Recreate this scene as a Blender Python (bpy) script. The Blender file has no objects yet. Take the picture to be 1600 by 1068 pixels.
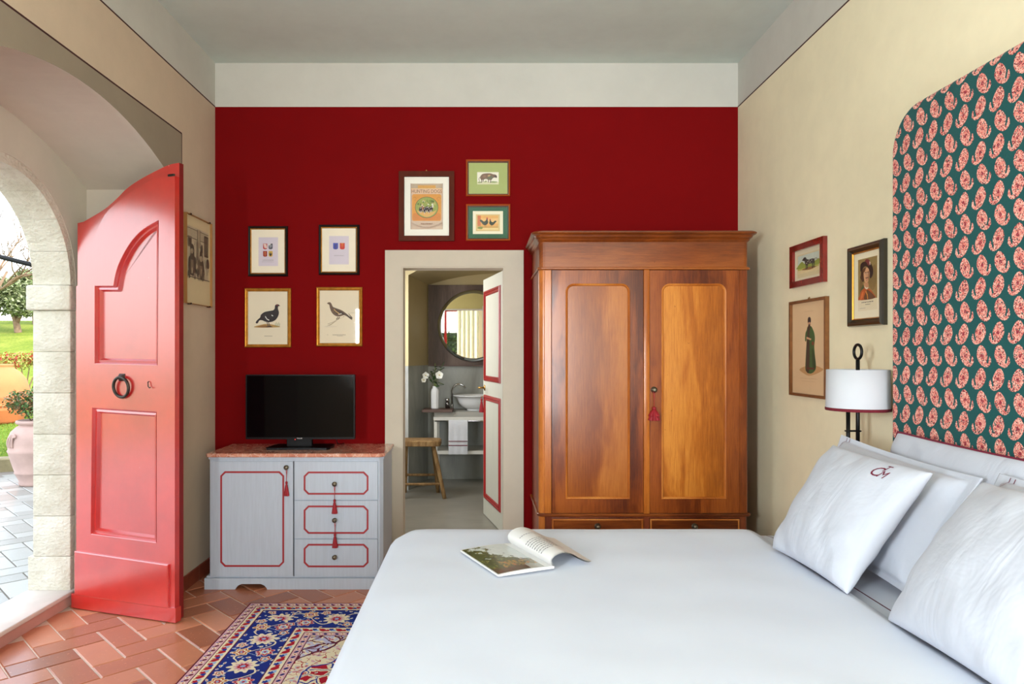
import bpy, bmesh, math, random
from math import sin, cos, pi, sqrt, atan2, radians
from mathutils import Vector, Matrix, noise as mnoise

scene = bpy.context.scene
COL = scene.collection

# ------------------------------------------------------------------ camera, sky, lights, exposure
F, CX, CY, CH = 1080.0, 751.0, 553.0, 1.47          # focal length in pixels, principal point, eye height
cam_d = bpy.data.cameras.new('camera')
cam = bpy.data.objects.new('camera', cam_d); COL.objects.link(cam)
cam.location = (0, 0, CH); cam.rotation_euler = (pi/2, 0, 0)
cam_d.sensor_width = 36; cam_d.lens = 36*F/1600
cam_d.shift_x = (800-CX)/1600; cam_d.shift_y = (CY-534)/1600
cam_d.clip_start = .05; cam_d.clip_end = 400
scene.camera = cam

scene.view_settings.view_transform = 'Standard'
scene.view_settings.look = 'None'
scene.view_settings.gamma = 1
scene.view_settings.use_curve_mapping = False
scene.view_settings.exposure = 0.06

world = bpy.data.worlds.new('sky'); scene.world = world
world.use_nodes = True
wn = world.node_tree; wn.nodes.clear()
w_out = wn.nodes.new('ShaderNodeOutputWorld'); w_bg = wn.nodes.new('ShaderNodeBackground')
w_sky = wn.nodes.new('ShaderNodeTexSky'); w_sky.sky_type = 'NISHITA'
w_sky.sun_disc = False; w_sky.sun_elevation = radians(34); w_sky.sun_rotation = radians(120)
w_sky.air_density = 1.2; w_sky.dust_density = 2.5; w_sky.ozone_density = .6
w_mix = wn.nodes.new('ShaderNodeMix'); w_mix.data_type = 'RGBA'
w_mix.inputs[0].default_value = .55                  # thin high cloud pales the blue
w_mix.inputs[7].default_value = (5.2, 5.3, 5.35, 1)
wn.links.new(w_sky.outputs[0], w_mix.inputs[6]); wn.links.new(w_mix.outputs[2], w_bg.inputs[0])
w_bg.inputs[1].default_value = .80
wn.links.new(w_bg.outputs[0], w_out.inputs[0])

sun_d = bpy.data.lights.new('sun', 'SUN'); sun_d.energy = 3.0; sun_d.angle = radians(1.5); sun_d.color = (1, .93, .80)
sun = bpy.data.objects.new('sun', sun_d); COL.objects.link(sun)
sun.rotation_euler = (radians(52), 0, radians(62)); sun.location = (20, -10, 20)

def area(name, loc, target, sx, sy, power, color):
    d = bpy.data.lights.new(name, 'AREA'); d.shape = 'RECTANGLE'; d.size = sx; d.size_y = sy
    d.energy = power; d.color = color
    o = bpy.data.objects.new(name, d); COL.objects.link(o); o.location = loc
    o.rotation_euler = (Vector(target)-Vector(loc)).to_track_quat('-Z', 'Y').to_euler()
    return o
# daylight entering through the windows behind the camera and through the bathroom window
area('window_daylight', (-1.90, -1.25, 1.70), (1.2, 1.6, 2.1), .42, .95, 165, (.90, .96, 1))
area('rear_window_daylight', (.75, -2.30, 1.55), (.2, 4, 2.4), 1.0, 2.0, 160, (.90, .96, 1))
area('bathroom_window_daylight', (-1.18, 5.75, 1.75), (.6, 5.9, 1.2), .9, 1.2, 24, (.97, .98, 1))

# ------------------------------------------------------------------ colour and node helpers
def lin(c):
    out = []
    for v in c[:3]:
        v = v/255.0
        out.append(v/12.92 if v <= .04045 else ((v+.055)/1.055)**2.4)
    return (out[0], out[1], out[2], 1.0)

class E:
    """a float expression in a node tree"""
    def __init__(s, nb, k): s.nb = nb; s.k = k
    def _m(s, op, *a, clamp=False): return s.nb.math(op, s, *a, clamp=clamp)
    def __add__(s, o): return s._m('ADD', o)
    __radd__ = __add__
    def __sub__(s, o): return s._m('SUBTRACT', o)
    def __rsub__(s, o): return s.nb.math('SUBTRACT', o, s)
    def __mul__(s, o): return s._m('MULTIPLY', o)
    __rmul__ = __mul__
    def __truediv__(s, o): return s._m('DIVIDE', o)
    def __neg__(s): return s._m('MULTIPLY', -1.0)
    def __pow__(s, o): return s._m('POWER', o)
    def __lt__(s, o): return s._m('LESS_THAN', o)
    def __gt__(s, o): return s._m('GREATER_THAN', o)
    def abs(s): return s._m('ABSOLUTE')
    def sin(s): return s._m('SINE')
    def cos(s): return s._m('COSINE')
    def sqrt(s): return s._m('SQRT')
    def floor(s): return s._m('FLOOR')
    def frac(s): return s._m('FRACT')
    def min(s, o): return s._m('MINIMUM', o)
    def max(s, o): return s._m('MAXIMUM', o)
    def sat(s): return s._m('ADD', 0.0, clamp=True)
    def cell(s, p): return (s/p).frac()*p - p/2      # repeat with period p, centred

class NB:
    def __init__(s, name):
        s.m = bpy.data.materials.new(name); s.m.use_nodes = True
        s.t = s.m.node_tree; s.t.nodes.clear()
        s.out = s.t.nodes.new('ShaderNodeOutputMaterial')
        s.b = s.t.nodes.new('ShaderNodeBsdfPrincipled')
        s.t.links.new(s.b.outputs[0], s.out.inputs[0])
        s._obj = None
    def put(s, sock, v):
        if isinstance(v, E): v = v.k
        if hasattr(v, 'is_output'): s.t.links.new(v, sock)
        elif isinstance(v, (tuple, list)) and len(v) == 3 and sock.type == 'RGBA': sock.default_value = (*v, 1)
        else: sock.default_value = v
    def math(s, op, *a, clamp=False):
        n = s.t.nodes.new('ShaderNodeMath'); n.operation = op; n.use_clamp = clamp
        for i, v in enumerate(a): s.put(n.inputs[i], v)
        return E(s, n.outputs[0])
    def pos(s):
        if s._obj is None:
            n = s.t.nodes.new('ShaderNodeTexCoord'); s._obj = n.outputs['Object']
        return s._obj
    def world(s):
        n = s.t.nodes.new('ShaderNodeNewGeometry'); return n.outputs['Position']
    def xyz(s, vec):
        n = s.t.nodes.new('ShaderNodeSeparateXYZ'); s.t.links.new(vec, n.inputs[0])
        return [E(s, n.outputs[i]) for i in range(3)]
    def vec(s, x, y, z=0.0):
        n = s.t.nodes.new('ShaderNodeCombineXYZ')
        for i, v in enumerate((x, y, z)): s.put(n.inputs[i], v)
        return n.outputs[0]
    def scl(s, vec, sx, sy, sz):
        n = s.t.nodes.new('ShaderNodeMapping'); s.t.links.new(vec, n.inputs[0])
        n.inputs['Scale'].default_value = (sx, sy, sz); return n.outputs[0]
    def noise(s, vec, scale=5, detail=3, rough=.5, dist=0):
        n = s.t.nodes.new('ShaderNodeTexNoise'); s.t.links.new(vec, n.inputs['Vector'])
        n.inputs['Scale'].default_value = scale; n.inputs['Detail'].default_value = detail
        n.inputs['Roughness'].default_value = rough; n.inputs['Distortion'].default_value = dist
        return E(s, n.outputs[0])
    def vor(s, vec, scale=5, feature='F1', rnd=1, out=0):
        n = s.t.nodes.new('ShaderNodeTexVoronoi'); n.feature = feature
        s.t.links.new(vec, n.inputs['Vector']); n.inputs['Scale'].default_value = scale
        n.inputs['Randomness'].default_value = rnd
        return n.outputs[out] if out else E(s, n.outputs[0])
    def mix(s, f, a, b):
        n = s.t.nodes.new('ShaderNodeMix'); n.data_type = 'RGBA'
        s.put(n.inputs[0], f); s.put(n.inputs[6], a); s.put(n.inputs[7], b); return n.outputs[2]
    def ramp(s, f, stops, const=False):
        n = s.t.nodes.new('ShaderNodeValToRGB'); s.put(n.inputs[0], f)
        if const: n.color_ramp.interpolation = 'CONSTANT'
        el = n.color_ramp.elements
        while len(el) < len(stops): el.new(.5)
        for i, (p, c) in enumerate(stops): el[i].position = p; el[i].color = c
        return n.outputs[0]
    def bump(s, h, strength=.3, dist=.01):
        n = s.t.nodes.new('ShaderNodeBump'); n.inputs['Strength'].default_value = strength
        n.inputs['Distance'].default_value = dist; s.put(n.inputs['Height'], h)
        s.t.links.new(n.outputs[0], s.b.inputs['Normal'])
    def fin(s, color, rough=.6, metal=0, coat=0, coat_r=.1, spec=.5, sheen=0):
        s.put(s.b.inputs['Base Color'], color); s.put(s.b.inputs['Roughness'], rough)
        s.b.inputs['Metallic'].default_value = metal
        s.b.inputs['Coat Weight'].default_value = coat; s.b.inputs['Coat Roughness'].default_value = coat_r
        s.b.inputs['Specular IOR Level'].default_value = spec
        s.b.inputs['Sheen Weight'].default_value = sheen
        return s.m

_cache = {}
def flat(c, rough=.6, metal=0, var=.06, scale=12, bump=0, coat=0, spec=.5, name=None, stretch=(1, 1, 1), bscale=None):
    key = (tuple(c), rough, metal, var, scale, bump, coat, spec, stretch, bscale)
    if key in _cache: return _cache[key]
    nb = NB(name or 'paint_%02x%02x%02x' % tuple(int(v) for v in c[:3]))
    base = lin(c)
    p = nb.scl(nb.pos(), *stretch)
    n = nb.noise(p, scale, 4, .55)
    lo = tuple(v*(1-var) for v in base[:3]); hi = tuple(min(1, v*(1+var)) for v in base[:3])
    col = nb.ramp(n, [(.3, (*lo, 1)), (.7, (*hi, 1))])
    if bump: nb.bump(nb.noise(p, bscale or scale*4, 4), bump, .004)
    _cache[key] = nb.fin(col, rough, metal, coat, spec=spec)
    return _cache[key]

# ------------------------------------------------------------------ mesh helpers
class MB:
    """collects shapes and links them as ONE mesh object; T = (origin, U, V, W) maps local to world"""
    def __init__(s, T=None): s.v = []; s.f = []; s.mi = []; s.sm = []; s.mats = []; s.T = T
    def tr(s, p):
        if s.T is None: return (p[0], p[1], p[2])
        O, U, V, W = s.T
        return tuple(O[i]+U[i]*p[0]+V[i]*p[1]+W[i]*p[2] for i in range(3))
    def m(s, mat):
        if mat not in s.mats: s.mats.append(mat)
        return s.mats.index(mat)
    def add(s, vs, fs, mat, smooth=False):
        b = len(s.v); s.v += [s.tr(p) for p in vs]; k = s.m(mat)
        for f in fs: s.f.append(tuple(b+i for i in f)); s.mi.append(k); s.sm.append(smooth)
        return s
    def box(s, x0, x1, y0, y1, z0, z1, mat, bev=0, seg=1):
        vs = [(x, y, z) for x in (x0, x1) for y in (y0, y1) for z in (z0, z1)]
        fs = [(0, 1, 3, 2), (4, 6, 7, 5), (0, 4, 5, 1), (2, 3, 7, 6), (0, 2, 6, 4), (1, 5, 7, 3)]
        if bev:
            bm = bmesh.new(); bv = [bm.verts.new(p) for p in vs]
            for f in fs: bm.faces.new([bv[i] for i in f])
            bmesh.ops.bevel(bm, geom=bm.edges[:], offset=bev, segments=seg, profile=.5, affect='EDGES')
            bm.verts.index_update(); vs = [tuple(q.co) for q in bm.verts]
            fs = [tuple(q.index for q in f.verts) for f in bm.faces]; bm.free()
            return s.add(vs, fs, mat, seg > 1)
        return s.add(vs, fs, mat)
    def prism(s, outer, w0, w1, mat, holes=(), bev=0, side=None):
        """outline in (u, v), extruded from w0 to w1, with holes"""
        bm = bmesh.new(); es = []
        loops = [list(outer)]+[list(h) for h in holes]
        for lp in loops:
            vv = [bm.verts.new((p[0], p[1], w1)) for p in lp]
            for i in range(len(vv)): es.append(bm.edges.new((vv[i], vv[(i+1) % len(vv)])))
        if holes: bmesh.ops.triangle_fill(bm, use_beauty=True, use_dissolve=False, edges=es)
        else: bm.faces.new(bm.verts[:]); 
        bm.verts.index_update()
        vs = [tuple(q.co) for q in bm.verts]; fs = [tuple(q.index for q in f.verts) for f in bm.faces]; bm.free()
        s.add(vs, fs, mat)
        if w0 == w1: return s
        s.add([(x, y, w0) for x, y, _ in vs], [tuple(reversed(f)) for f in fs], mat)
        for lp in loops:
            n = len(lp); vv = [(p[0], p[1], w0) for p in lp]+[(p[0], p[1], w1) for p in lp]
            s.add(vv, [(i, (i+1) % n, n+(i+1) % n, n+i) for i in range(n)], side or mat)
        return s
    def poly(s, pts, w, mat): return s.add([(p[0], p[1], w) for p in pts], [tuple(range(len(pts)))], mat)
    def lathe(s, prof, c=(0, 0, 0), seg=32, mat=None, smooth=True, sx=1, sy=1, cap=True):
        vs = []; n = len(prof)
        for r, z in prof:
            for k in range(seg):
                a = 2*pi*k/seg; vs.append((c[0]+r*cos(a)*sx, c[1]+r*sin(a)*sy, c[2]+z))
        fs = [(i*seg+k, i*seg+(k+1) % seg, (i+1)*seg+(k+1) % seg, (i+1)*seg+k) for i in range(n-1) for k in range(seg)]
        if cap: fs += [tuple(range(seg)), tuple((n-1)*seg+k for k in range(seg))]
        return s.add(vs, fs, mat, smooth)
    def tube(s, pts, r, mat, seg=10, closed=False, smooth=True, flat_y=1.0):
        pts = [Vector(p) for p in pts]; n = len(pts); vs = []
        rs = r if isinstance(r, (list, tuple)) else [r]*n
        prev = None
        for i, p in enumerate(pts):
            if closed: d = pts[(i+1) % n]-pts[i-1]
            else: d = pts[min(i+1, n-1)]-pts[max(i-1, 0)]
            d.normalize()
            if prev is None:
                a = Vector((0, 0, 1)) if abs(d.z) < .9 else Vector((1, 0, 0)); u = d.cross(a).normalized()
            else: u = (prev-d*prev.dot(d)).normalized()
            prev = u; w = d.cross(u)
            for k in range(seg):
                a = 2*pi*k/seg; q = p+u*(rs[i]*cos(a))+w*(rs[i]*sin(a)*flat_y); vs.append(tuple(q))
        fs = [(i*seg+k, i*seg+(k+1) % seg, ((i+1) % n)*seg+(k+1) % seg, ((i+1) % n)*seg+k)
              for i in range(n if closed else n-1) for k in range(seg)]
        if not closed: fs += [tuple(range(seg)), tuple((n-1)*seg+k for k in range(seg))]
        return s.add(vs, fs, mat, smooth)
    def grid(s, fn, nu, nv, mat, smooth=True):
        vs = [fn(i/nu, j/nv) for i in range(nu+1) for j in range(nv+1)]
        fs = [(i*(nv+1)+j, (i+1)*(nv+1)+j, (i+1)*(nv+1)+j+1, i*(nv+1)+j+1) for i in range(nu) for j in range(nv)]
        return s.add(vs, fs, mat, smooth)
    def mould(s, loop, d, w_a, w_b, mat, smooth=False):
        """sloping strip from the loop at w_a to the loop offset inwards by d at w_b"""
        inn = offset(loop, d); n = len(loop)
        vs = [(p[0], p[1], w_a) for p in loop]+[(p[0], p[1], w_b) for p in inn]
        s.add(vs, [(i, (i+1) % n, n+(i+1) % n, n+i) for i in range(n)], mat, smooth); return inn
    def build(s, name, parent=None, base=None, recalc=True):
        if parent is not None: loc = ROOT[parent.name]
        elif base is not None: loc = base
        else:
            xs, ys, zs = zip(*s.v); loc = ((min(xs)+max(xs))/2, (min(ys)+max(ys))/2, min(zs))
        me = bpy.data.meshes.new(name)
        me.from_pydata([(p[0]-loc[0], p[1]-loc[1], p[2]-loc[2]) for p in s.v], [], s.f)
        for m_ in s.mats: me.materials.append(m_)
        me.polygons.foreach_set('material_index', s.mi); me.polygons.foreach_set('use_smooth', s.sm)
        if recalc:
            bm = bmesh.new(); bm.from_mesh(me); bmesh.ops.recalc_face_normals(bm, faces=bm.faces[:]); bm.to_mesh(me); bm.free()
        me.update()
        o = bpy.data.objects.new(name, me); COL.objects.link(o)
        if parent is not None: o.parent = parent
        else: o.location = loc
        ROOT[o.name] = loc
        return o

ROOT = {}
def offset(loop, d):
    """inward offset of a closed loop (area sign decides inwards)"""
    n = len(loop); A = sum(loop[i][0]*loop[(i+1) % n][1]-loop[(i+1) % n][0]*loop[i][1] for i in range(n))
    sg = 1 if A > 0 else -1; out = []
    for i in range(n):
        a, b, c = Vector(loop[i-1][:2]), Vector(loop[i][:2]), Vector(loop[(i+1) % n][:2])
        e1 = (b-a).normalized(); e2 = (c-b).normalized()
        n1 = Vector((-e1.y, e1.x))*sg; n2 = Vector((-e2.y, e2.x))*sg
        k = (n1+n2); L = max(.35, 1+n1.dot(n2)); q = b+k*(d/L); out.append((q.x, q.y))
    return out
def tag(o, label=None, cat=None, group=None, kind=None):
    if label: o['label'] = label
    if cat: o['category'] = cat
    if group: o['group'] = group
    if kind: o['kind'] = kind
    return o
def thing(name, label, cat, loc, group=None):
    o = bpy.data.objects.new(name, None); COL.objects.link(o); o.location = loc
    o.empty_display_size = .1; ROOT[o.name] = tuple(loc); tag(o, label, cat, group); return o
def struct(mb, name, label=None):
    o = mb.build(name); tag(o, label, None, None, 'structure'); return o
def P(px, py, y): return ((px-CX)*y/F, y, CH-(py-CY)*y/F)
def rect(x0, x1, z0, z1): return [(x0, z0), (x1, z0), (x1, z1), (x0, z1)]
def rrect(x0, x1, z0, z1, r, n=5, corners=(1, 1, 1, 1)):
    """rounded rectangle; corners: bl, br, tr, tl"""
    out = []
    for (cx, cz, a0, on, qx, qz) in ((x0+r, z0+r, pi, corners[0], x0, z0), (x1-r, z0+r, 1.5*pi, corners[1], x1, z0),
                                      (x1-r, z1-r, 0, corners[2], x1, z1), (x0+r, z1-r, .5*pi, corners[3], x0, z1)):
        if on: out += [(cx+r*cos(a0+k*pi/2/n), cz+r*sin(a0+k*pi/2/n)) for k in range(n+1)]
        else: out.append((qx, qz))
    return out
def cham(x0, x1, z0, z1, c):
    return [(x0+c, z0), (x1-c, z0), (x1, z0+c), (x1, z1-c), (x1-c, z1), (x0+c, z1), (x0, z1-c), (x0, z0+c)]
def smooth_loop(pts, n=5, closed=True):
    """Catmull-Rom through the points"""
    out = []; N = len(pts)
    for i in range(N if closed else N-1):
        g = (lambda k: pts[k % N]) if closed else (lambda k: pts[max(0, min(N-1, k))])
        p0, p1, p2, p3 = g(i-1), g(i), g(i+1), g(i+2)
        for k in range(n):
            t = k/n
            out.append(tuple(.5*((2*p1[j])+(-p0[j]+p2[j])*t+(2*p0[j]-5*p1[j]+4*p2[j]-p3[j])*t*t+(-p0[j]+3*p1[j]-3*p2[j]+p3[j])*t**3)
                             for j in range(len(p1))))
    if not closed: out.append(tuple(pts[-1]))
    return out
def ell(cx, cy, rx, ry, n=20, a0=0, a1=2*pi, rot=0):
    full = abs(a1-a0-2*pi) < 1e-6
    out = []
    for k in range(n if full else n+1):
        a = a0+(a1-a0)*k/n; x = rx*cos(a); y = ry*sin(a)
        out.append((cx+x*cos(rot)-y*sin(rot), cy+x*sin(rot)+y*cos(rot)))
    return out
def text_mesh(body, size, align='CENTER'):
    c = bpy.data.curves.new('lettering', 'FONT'); c.body = body; c.size = size; c.align_x = align; c.resolution_u = 3
    o = bpy.data.objects.new('lettering', c); me = bpy.data.meshes.new_from_object(o)
    vs = [tuple(v.co) for v in me.vertices]; fs = [tuple(p.vertices) for p in me.polygons]
    bpy.data.objects.remove(o); bpy.data.meshes.remove(me); bpy.data.curves.remove(c)
    return vs, fs
def nz(x, y, z=0., s=1.): return mnoise.noise(Vector((x*s, y*s, z*s)))
WHITE_INK = (240, 238, 228)

# ------------------------------------------------------------------ the room
XL, XR, YB, YR, ZC, ZP = -1.844, 1.787, 4.80, -2.30, 3.49, 3.186
XN = -2.40                                             # back plane of the entrance recess

def plaster(name, c, c2=None, mask=None, c3=None, mask3=None, rough=.85, var=.05):
    nb = NB(name); p = nb.world()
    n = nb.noise(p, 1.6, 5, .6); n2 = nb.noise(p, 9, 3, .6)
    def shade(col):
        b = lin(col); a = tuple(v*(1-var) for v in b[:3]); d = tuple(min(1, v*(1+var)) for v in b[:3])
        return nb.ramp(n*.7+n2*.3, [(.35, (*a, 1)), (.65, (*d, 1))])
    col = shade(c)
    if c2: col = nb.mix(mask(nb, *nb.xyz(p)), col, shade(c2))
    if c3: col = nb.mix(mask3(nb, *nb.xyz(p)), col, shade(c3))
    nb.bump(nb.noise(p, 26, 4, .6)+nb.noise(p, 3, 2)*2, .12, .006)
    return nb.fin(col, rough, spec=.25)

CREAM = (202, 201, 192)
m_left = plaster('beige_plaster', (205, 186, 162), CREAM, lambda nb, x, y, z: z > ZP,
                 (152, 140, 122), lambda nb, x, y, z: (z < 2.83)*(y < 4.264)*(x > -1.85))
m_recess = plaster('recess_plaster', (206, 200, 186))
m_right = plaster('straw_plaster', (240, 231, 198), CREAM, lambda nb, x, y, z: z > ZP)
m_red = plaster('red_wall_paint', (118, 5, 8), CREAM, lambda nb, x, y, z: z > ZP,
                (196, 180, 120), lambda nb, x, y, z: y > 4.9, rough=.9, var=.04)
m_red.node_tree.nodes['Principled BSDF'].inputs['Specular IOR Level'].default_value = .12
m_ceil = plaster('ceiling_paint', (203, 214, 206))
m_rear = plaster('rear_plaster', (205, 192, 165))
m_case = plaster('greige_paint', (200, 190, 172), rough=.6)
m_line = flat((62, 22, 20), .7, name='dark_red_line')

# floor: herringbone terracotta, every tile its own face colour
def tiles_mat(name, stops, grout, rough=.45, bump=.25):
    nb = NB(name); p = nb.world()
    at = nb.t.nodes.new('ShaderNodeAttribute'); at.attribute_name = 'tile'
    t = E(nb, at.outputs['Fac'])
    n = nb.noise(p, 7, 5, .65); n2 = nb.noise(p, 60, 3, .6)
    col = nb.ramp(t*.65+n*.35, stops)
    col = nb.mix((n2 > .66)*.35, col, tuple(min(1, v*1.5) for v in stops[-1][1][:3]))
    nb.bump(n2*.5+n, bump, .003)
    return nb.fin(col, (n*.25+rough), coat=.4, coat_r=.2)
def herringbone(name, region, z, mat, grout_mat, tw=.148, gap=.006, th=.012, rot=pi/4, org=(0, 0), kind='structure', label=None, base_poly=None):
    mb = MB(); vals = []; rnd = random.Random(4); tl = 2*tw
    c, s_ = cos(rot), sin(rot)
    N = 60
    for i in range(-N, N):
        for j in range(-N//3-1, N//3):
            bx, by = (i+4*j)*tw, i*tw            # lattice of one lying and one standing tile
            for (x0, y0, dx, dy) in ((bx, by, tl, tw), (bx+3*tw, by, tw, tl)):
                g = gap/2; cxm, cym = x0+dx/2, y0+dy/2
                X = org[0]+cxm*c-cym*s_; Y = org[1]+cxm*s_+cym*c
                if not region(X, Y): continue
                b = .004; vs = []
                for (ins, zz) in ((g, z-th), (g, z-b), (g+b, z)):
                    for (px, py) in ((x0+ins, y0+ins), (x0+dx-ins, y0+ins), (x0+dx-ins, y0+dy-ins), (x0+ins, y0+dy-ins)):
                        vs.append((org[0]+px*c-py*s_, org[1]+px*s_+py*c, zz))
                fs = [(8, 9, 10, 11)]+[(k, (k+1) % 4, 4+(k+1) % 4, 4+k) for k in range(4)]+[(4+k, 4+(k+1) % 4, 8+(k+1) % 4, 8+k) for k in range(4)]
                mb.add(vs, fs, mat); vals += [rnd.random()]*9
    nt = len(vals)
    mb.add(*base_poly, grout_mat); nb_ = len(mb.f)-nt; vals += [.5]*nb_
    o = mb.build(name, recalc=False)
    a = o.data.attributes.new('tile', 'FLOAT', 'FACE'); a.data.foreach_set('value', vals)
    tag(o, label, None, None, kind); return o

m_terra = tiles_mat('terracotta_tile', [(.15, lin((150, 84, 56))), (.5, lin((186, 112, 78))), (.85, lin((208, 138, 104)))], None, .36)
m_grout = flat((220, 202, 186), .9, name='pale_grout', var=.1)
m_pale = tiles_mat('weathered_terrace_tile', [(.15, lin((128, 128, 122))), (.5, lin((146, 147, 142))), (.85, lin((160, 162, 158)))], None, .5)
m_dgrout = flat((110, 104, 96), .95, name='grey_grout')
def quad(x0, x1, y0, y1, z): return [(x0, y0, z), (x1, y0, z), (x1, y1, z), (x0, y1, z)], [(0, 1, 2, 3)]
herringbone('floor', lambda x, y: (-1.95 < x < 1.85 and -2.35 < y < 4.82) or (-2.44 < x < -1.8 and 2.1 < y < 4.22), 0.0,
            m_terra, m_grout, org=(-1.723-.0, 3.352), label='terracotta herringbone tile floor', base_poly=quad(-2.5, 1.9, -2.4, 4.85, -.004))
herringbone('terrace', lambda x, y: -9.2 < x < -2.6 and -1 < y < 12.4 and (x > -5.6+(8.2-y)*.9 or y < 8.0) and y < 9.6+(x+4.0)*.35, .05, m_pale, m_dgrout, tw=.17, gap=.009, org=(-3.1, 3.9),
            label='pale herringbone terrace outside the arch', base_poly=quad(-9.6, -2.6, -1, 12.2, .044))

# ceiling
struct(MB().box(XL-.6, XR+.3, YR-.3, YB+.14, ZC, ZC+.25, m_ceil), 'ceiling', 'grey painted ceiling')

# left wall with the arched entrance recess
ARC = lambda y: 2.73-(y-3.2)**2/3.94
YJ, YJ0 = 4.21, 2.15
T_left = ((0, 0, 0), (0, 1, 0), (0, 0, 1), (-1, 0, 0))   # u = y, v = z, w = -x
arch = [(YJ, ARC(YJ))]+[(YJ+(YJ0-YJ)*k/24, ARC(YJ+(YJ0-YJ)*k/24)) for k in range(1, 25)]
outline = [(YR-.3, 0), (YJ0, 0)]+arch[::-1]+[(YJ, 0), (YB+.1, 0), (YB+.1, ZC+.02), (YR-.3, ZC+.02)]
win_l = rect(-1.85, -.65, 1.0, 2.5)
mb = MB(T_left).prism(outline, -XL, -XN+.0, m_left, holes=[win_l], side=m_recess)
struct(mb, 'wall_left', 'beige plaster wall with a deep arched recess')
# the outer skin of that wall, pierced by the stone arch
RA, YA, ZA = .56, 3.49, 1.875
def arch_loop(r, z0=-.1, n=28): return [(YA-r, z0)]+[(YA-r*cos(pi*k/n), ZA+r*sin(pi*k/n)) for k in range(n+1)]+[(YA+r, z0)]
arch_hole = arch_loop(RA+.05, .001)
mb = MB(T_left).prism([(YR-.3, 0), (YA-RA-.05, 0)]+arch_hole[1:-1]+[(YA+RA+.05, 0), (YB+3, 0), (YB+3, ZC+.4), (YR-.3, ZC+.4)], -XN, 2.60, m_recess, holes=[win_l])
struct(mb, 'wall_entrance', 'plaster wall around the stone archway')

# stone arch: separate blocks with open joints
nb = NB('pale_limestone'); p = nb.world(); n = nb.noise(p, 5, 6, .65); n2 = nb.vor(nb.scl(p, 1, 1, 1.6), 40)
nb.bump(n*1.2+n2*.5+nb.noise(p, 45, 4, .7), .7, .012)
m_stone = nb.fin(nb.ramp(n, [(.3, lin((196, 190, 172))), (.55, lin((216, 212, 198))), (.8, lin((232, 229, 218)))]), .9)
ts = thing('stone_archway', 'pale limestone door surround of jamb blocks and round arch', 'stone arch', (-2.5, YA+RA, 0))
x0, x1 = 2.404, 2.624
def stone(y0, y1, z0, z1, jut=0., rough=False):
    mb = MB(T_left); g = .0004
    mb.box(y0-jut, y1, z0+g, z1-g, x0-(.006 if jut else 0), x1+(.03 if jut or rough else 0), m_stone, .005, 2)
    return mb.build('jamb_block', ts)
zs = [1.725, 1.484, 1.242, 1.0, .761, .521, .285]
zz = [(zs[i+1], zs[i]) for i in range(len(zs)-1)]+[(.085, .285)]
for a, b in zz: stone(YA+RA, YA+RA+.07, a, b, 0, a < .1)
MB(T_left).box(YA+RA-.022, YA+RA+.07, 1.727, 1.873, x0-.012, x1+.03, m_stone, .01, 2).build('impost', ts)
for a, b in zz: MB(T_left).box(YA-RA-.07, YA-RA, a+.0015, b-.0015, x0, x1, m_stone, .008, 2).build('jamb_block', ts)
MB(T_left).box(YA-RA-.07, YA-RA+.022, 1.727, 1.873, x0-.012, x1+.03, m_stone, .01, 2).build('impost', ts)
NV = 9
for k in range(NV):
    a0, a1 = pi*k/NV+.002, pi*(k+1)/NV-.002
    lp = [(YA+RA*cos(a0+(a1-a0)*t/4), ZA+RA*sin(a0+(a1-a0)*t/4)) for t in range(5)] + \
         [(YA+(RA+.06)*cos(a1-(a1-a0)*t/4), ZA+(RA+.06)*sin(a1-(a1-a0)*t/4)) for t in range(5)]
    MB(T_left).prism(lp, x0, x1, m_stone).build('arch_stone', ts)
m_sill = flat((214, 208, 200), .8, name='sill_stone', var=.08, bump=.4, scale=6)
m_sillf = plaster('pink_plaster_riser', (196, 150, 138), var=.14)
mb = MB().box(-2.66, -2.385, YA-RA-.05, YA+RA+.05, .062, .088, m_sill, .006, 2).box(-2.64, -2.40, YA-RA-.05, YA+RA+.05, .0, .062, m_sillf)
struct(mb, 'trim_1', 'raised stone threshold under the arch')

# back wall (red) with the door opening
zt = P(0, 416, YB)[2]; dx0, dx1 = P(627, 0, YB)[0], P(789, 0, YB)[0]
T_back = ((0, 0, 0), (1, 0, 0), (0, 0, 1), (0, 1, 0))     # u = x, v = z, w = y
mb = MB(T_back).prism([(XL-.02, 0), (dx0, 0), (dx0, zt), (dx1, zt), (dx1, 0), (XR+.02, 0), (XR+.02, ZC+.02), (XL-.02, ZC+.02)], YB, YB+.13, m_red, side=m_case)
struct(mb, 'wall_back', 'deep red painted wall with cream band above')
c0, c1, ct = P(602, 0, YB)[0], P(818, 0, YB)[0], P(0, 391, YB)[2]
e = .003
mb = MB(T_back).prism([(c0, 0), (dx0+e, 0), (dx0+e, zt-e), (dx1-e, zt-e), (dx1-e, 0), (c1, 0), (c1, ct), (c0, ct)], YB-.012, YB+.0, m_case)
mb.prism([(dx0-.002, 0), (dx0+.012, 0), (dx0+.012, zt-.012), (dx1-.012, zt-.012), (dx1-.012, 0), (dx1+.002, 0), (dx1+.002, zt+.002), (dx0-.002, zt+.002)], YB-.006, YB+.14, m_case)
struct(mb, 'trim_2', 'wide greige door surround painted on the red wall')

# right wall, rear wall
struct(MB().box(XR, XR+.3, YR-.3, YB+.13, 0, ZC+.02, m_right), 'wall_right', 'straw coloured plaster wall')
rear_holes = [rect(-1.35, -.35, .12, 2.55), rect(.25, 1.25, .55, 2.55)]
mb = MB(((0, 0, 0), (1, 0, 0), (0, 0, 1), (0, -1, 0))).prism(rect(XL-.3, XR+.3, 0, ZC+.02), -YR, -YR+.3, m_rear, holes=rear_holes)
struct(mb, 'wall_rear', 'plaster wall behind the viewer')
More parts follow.
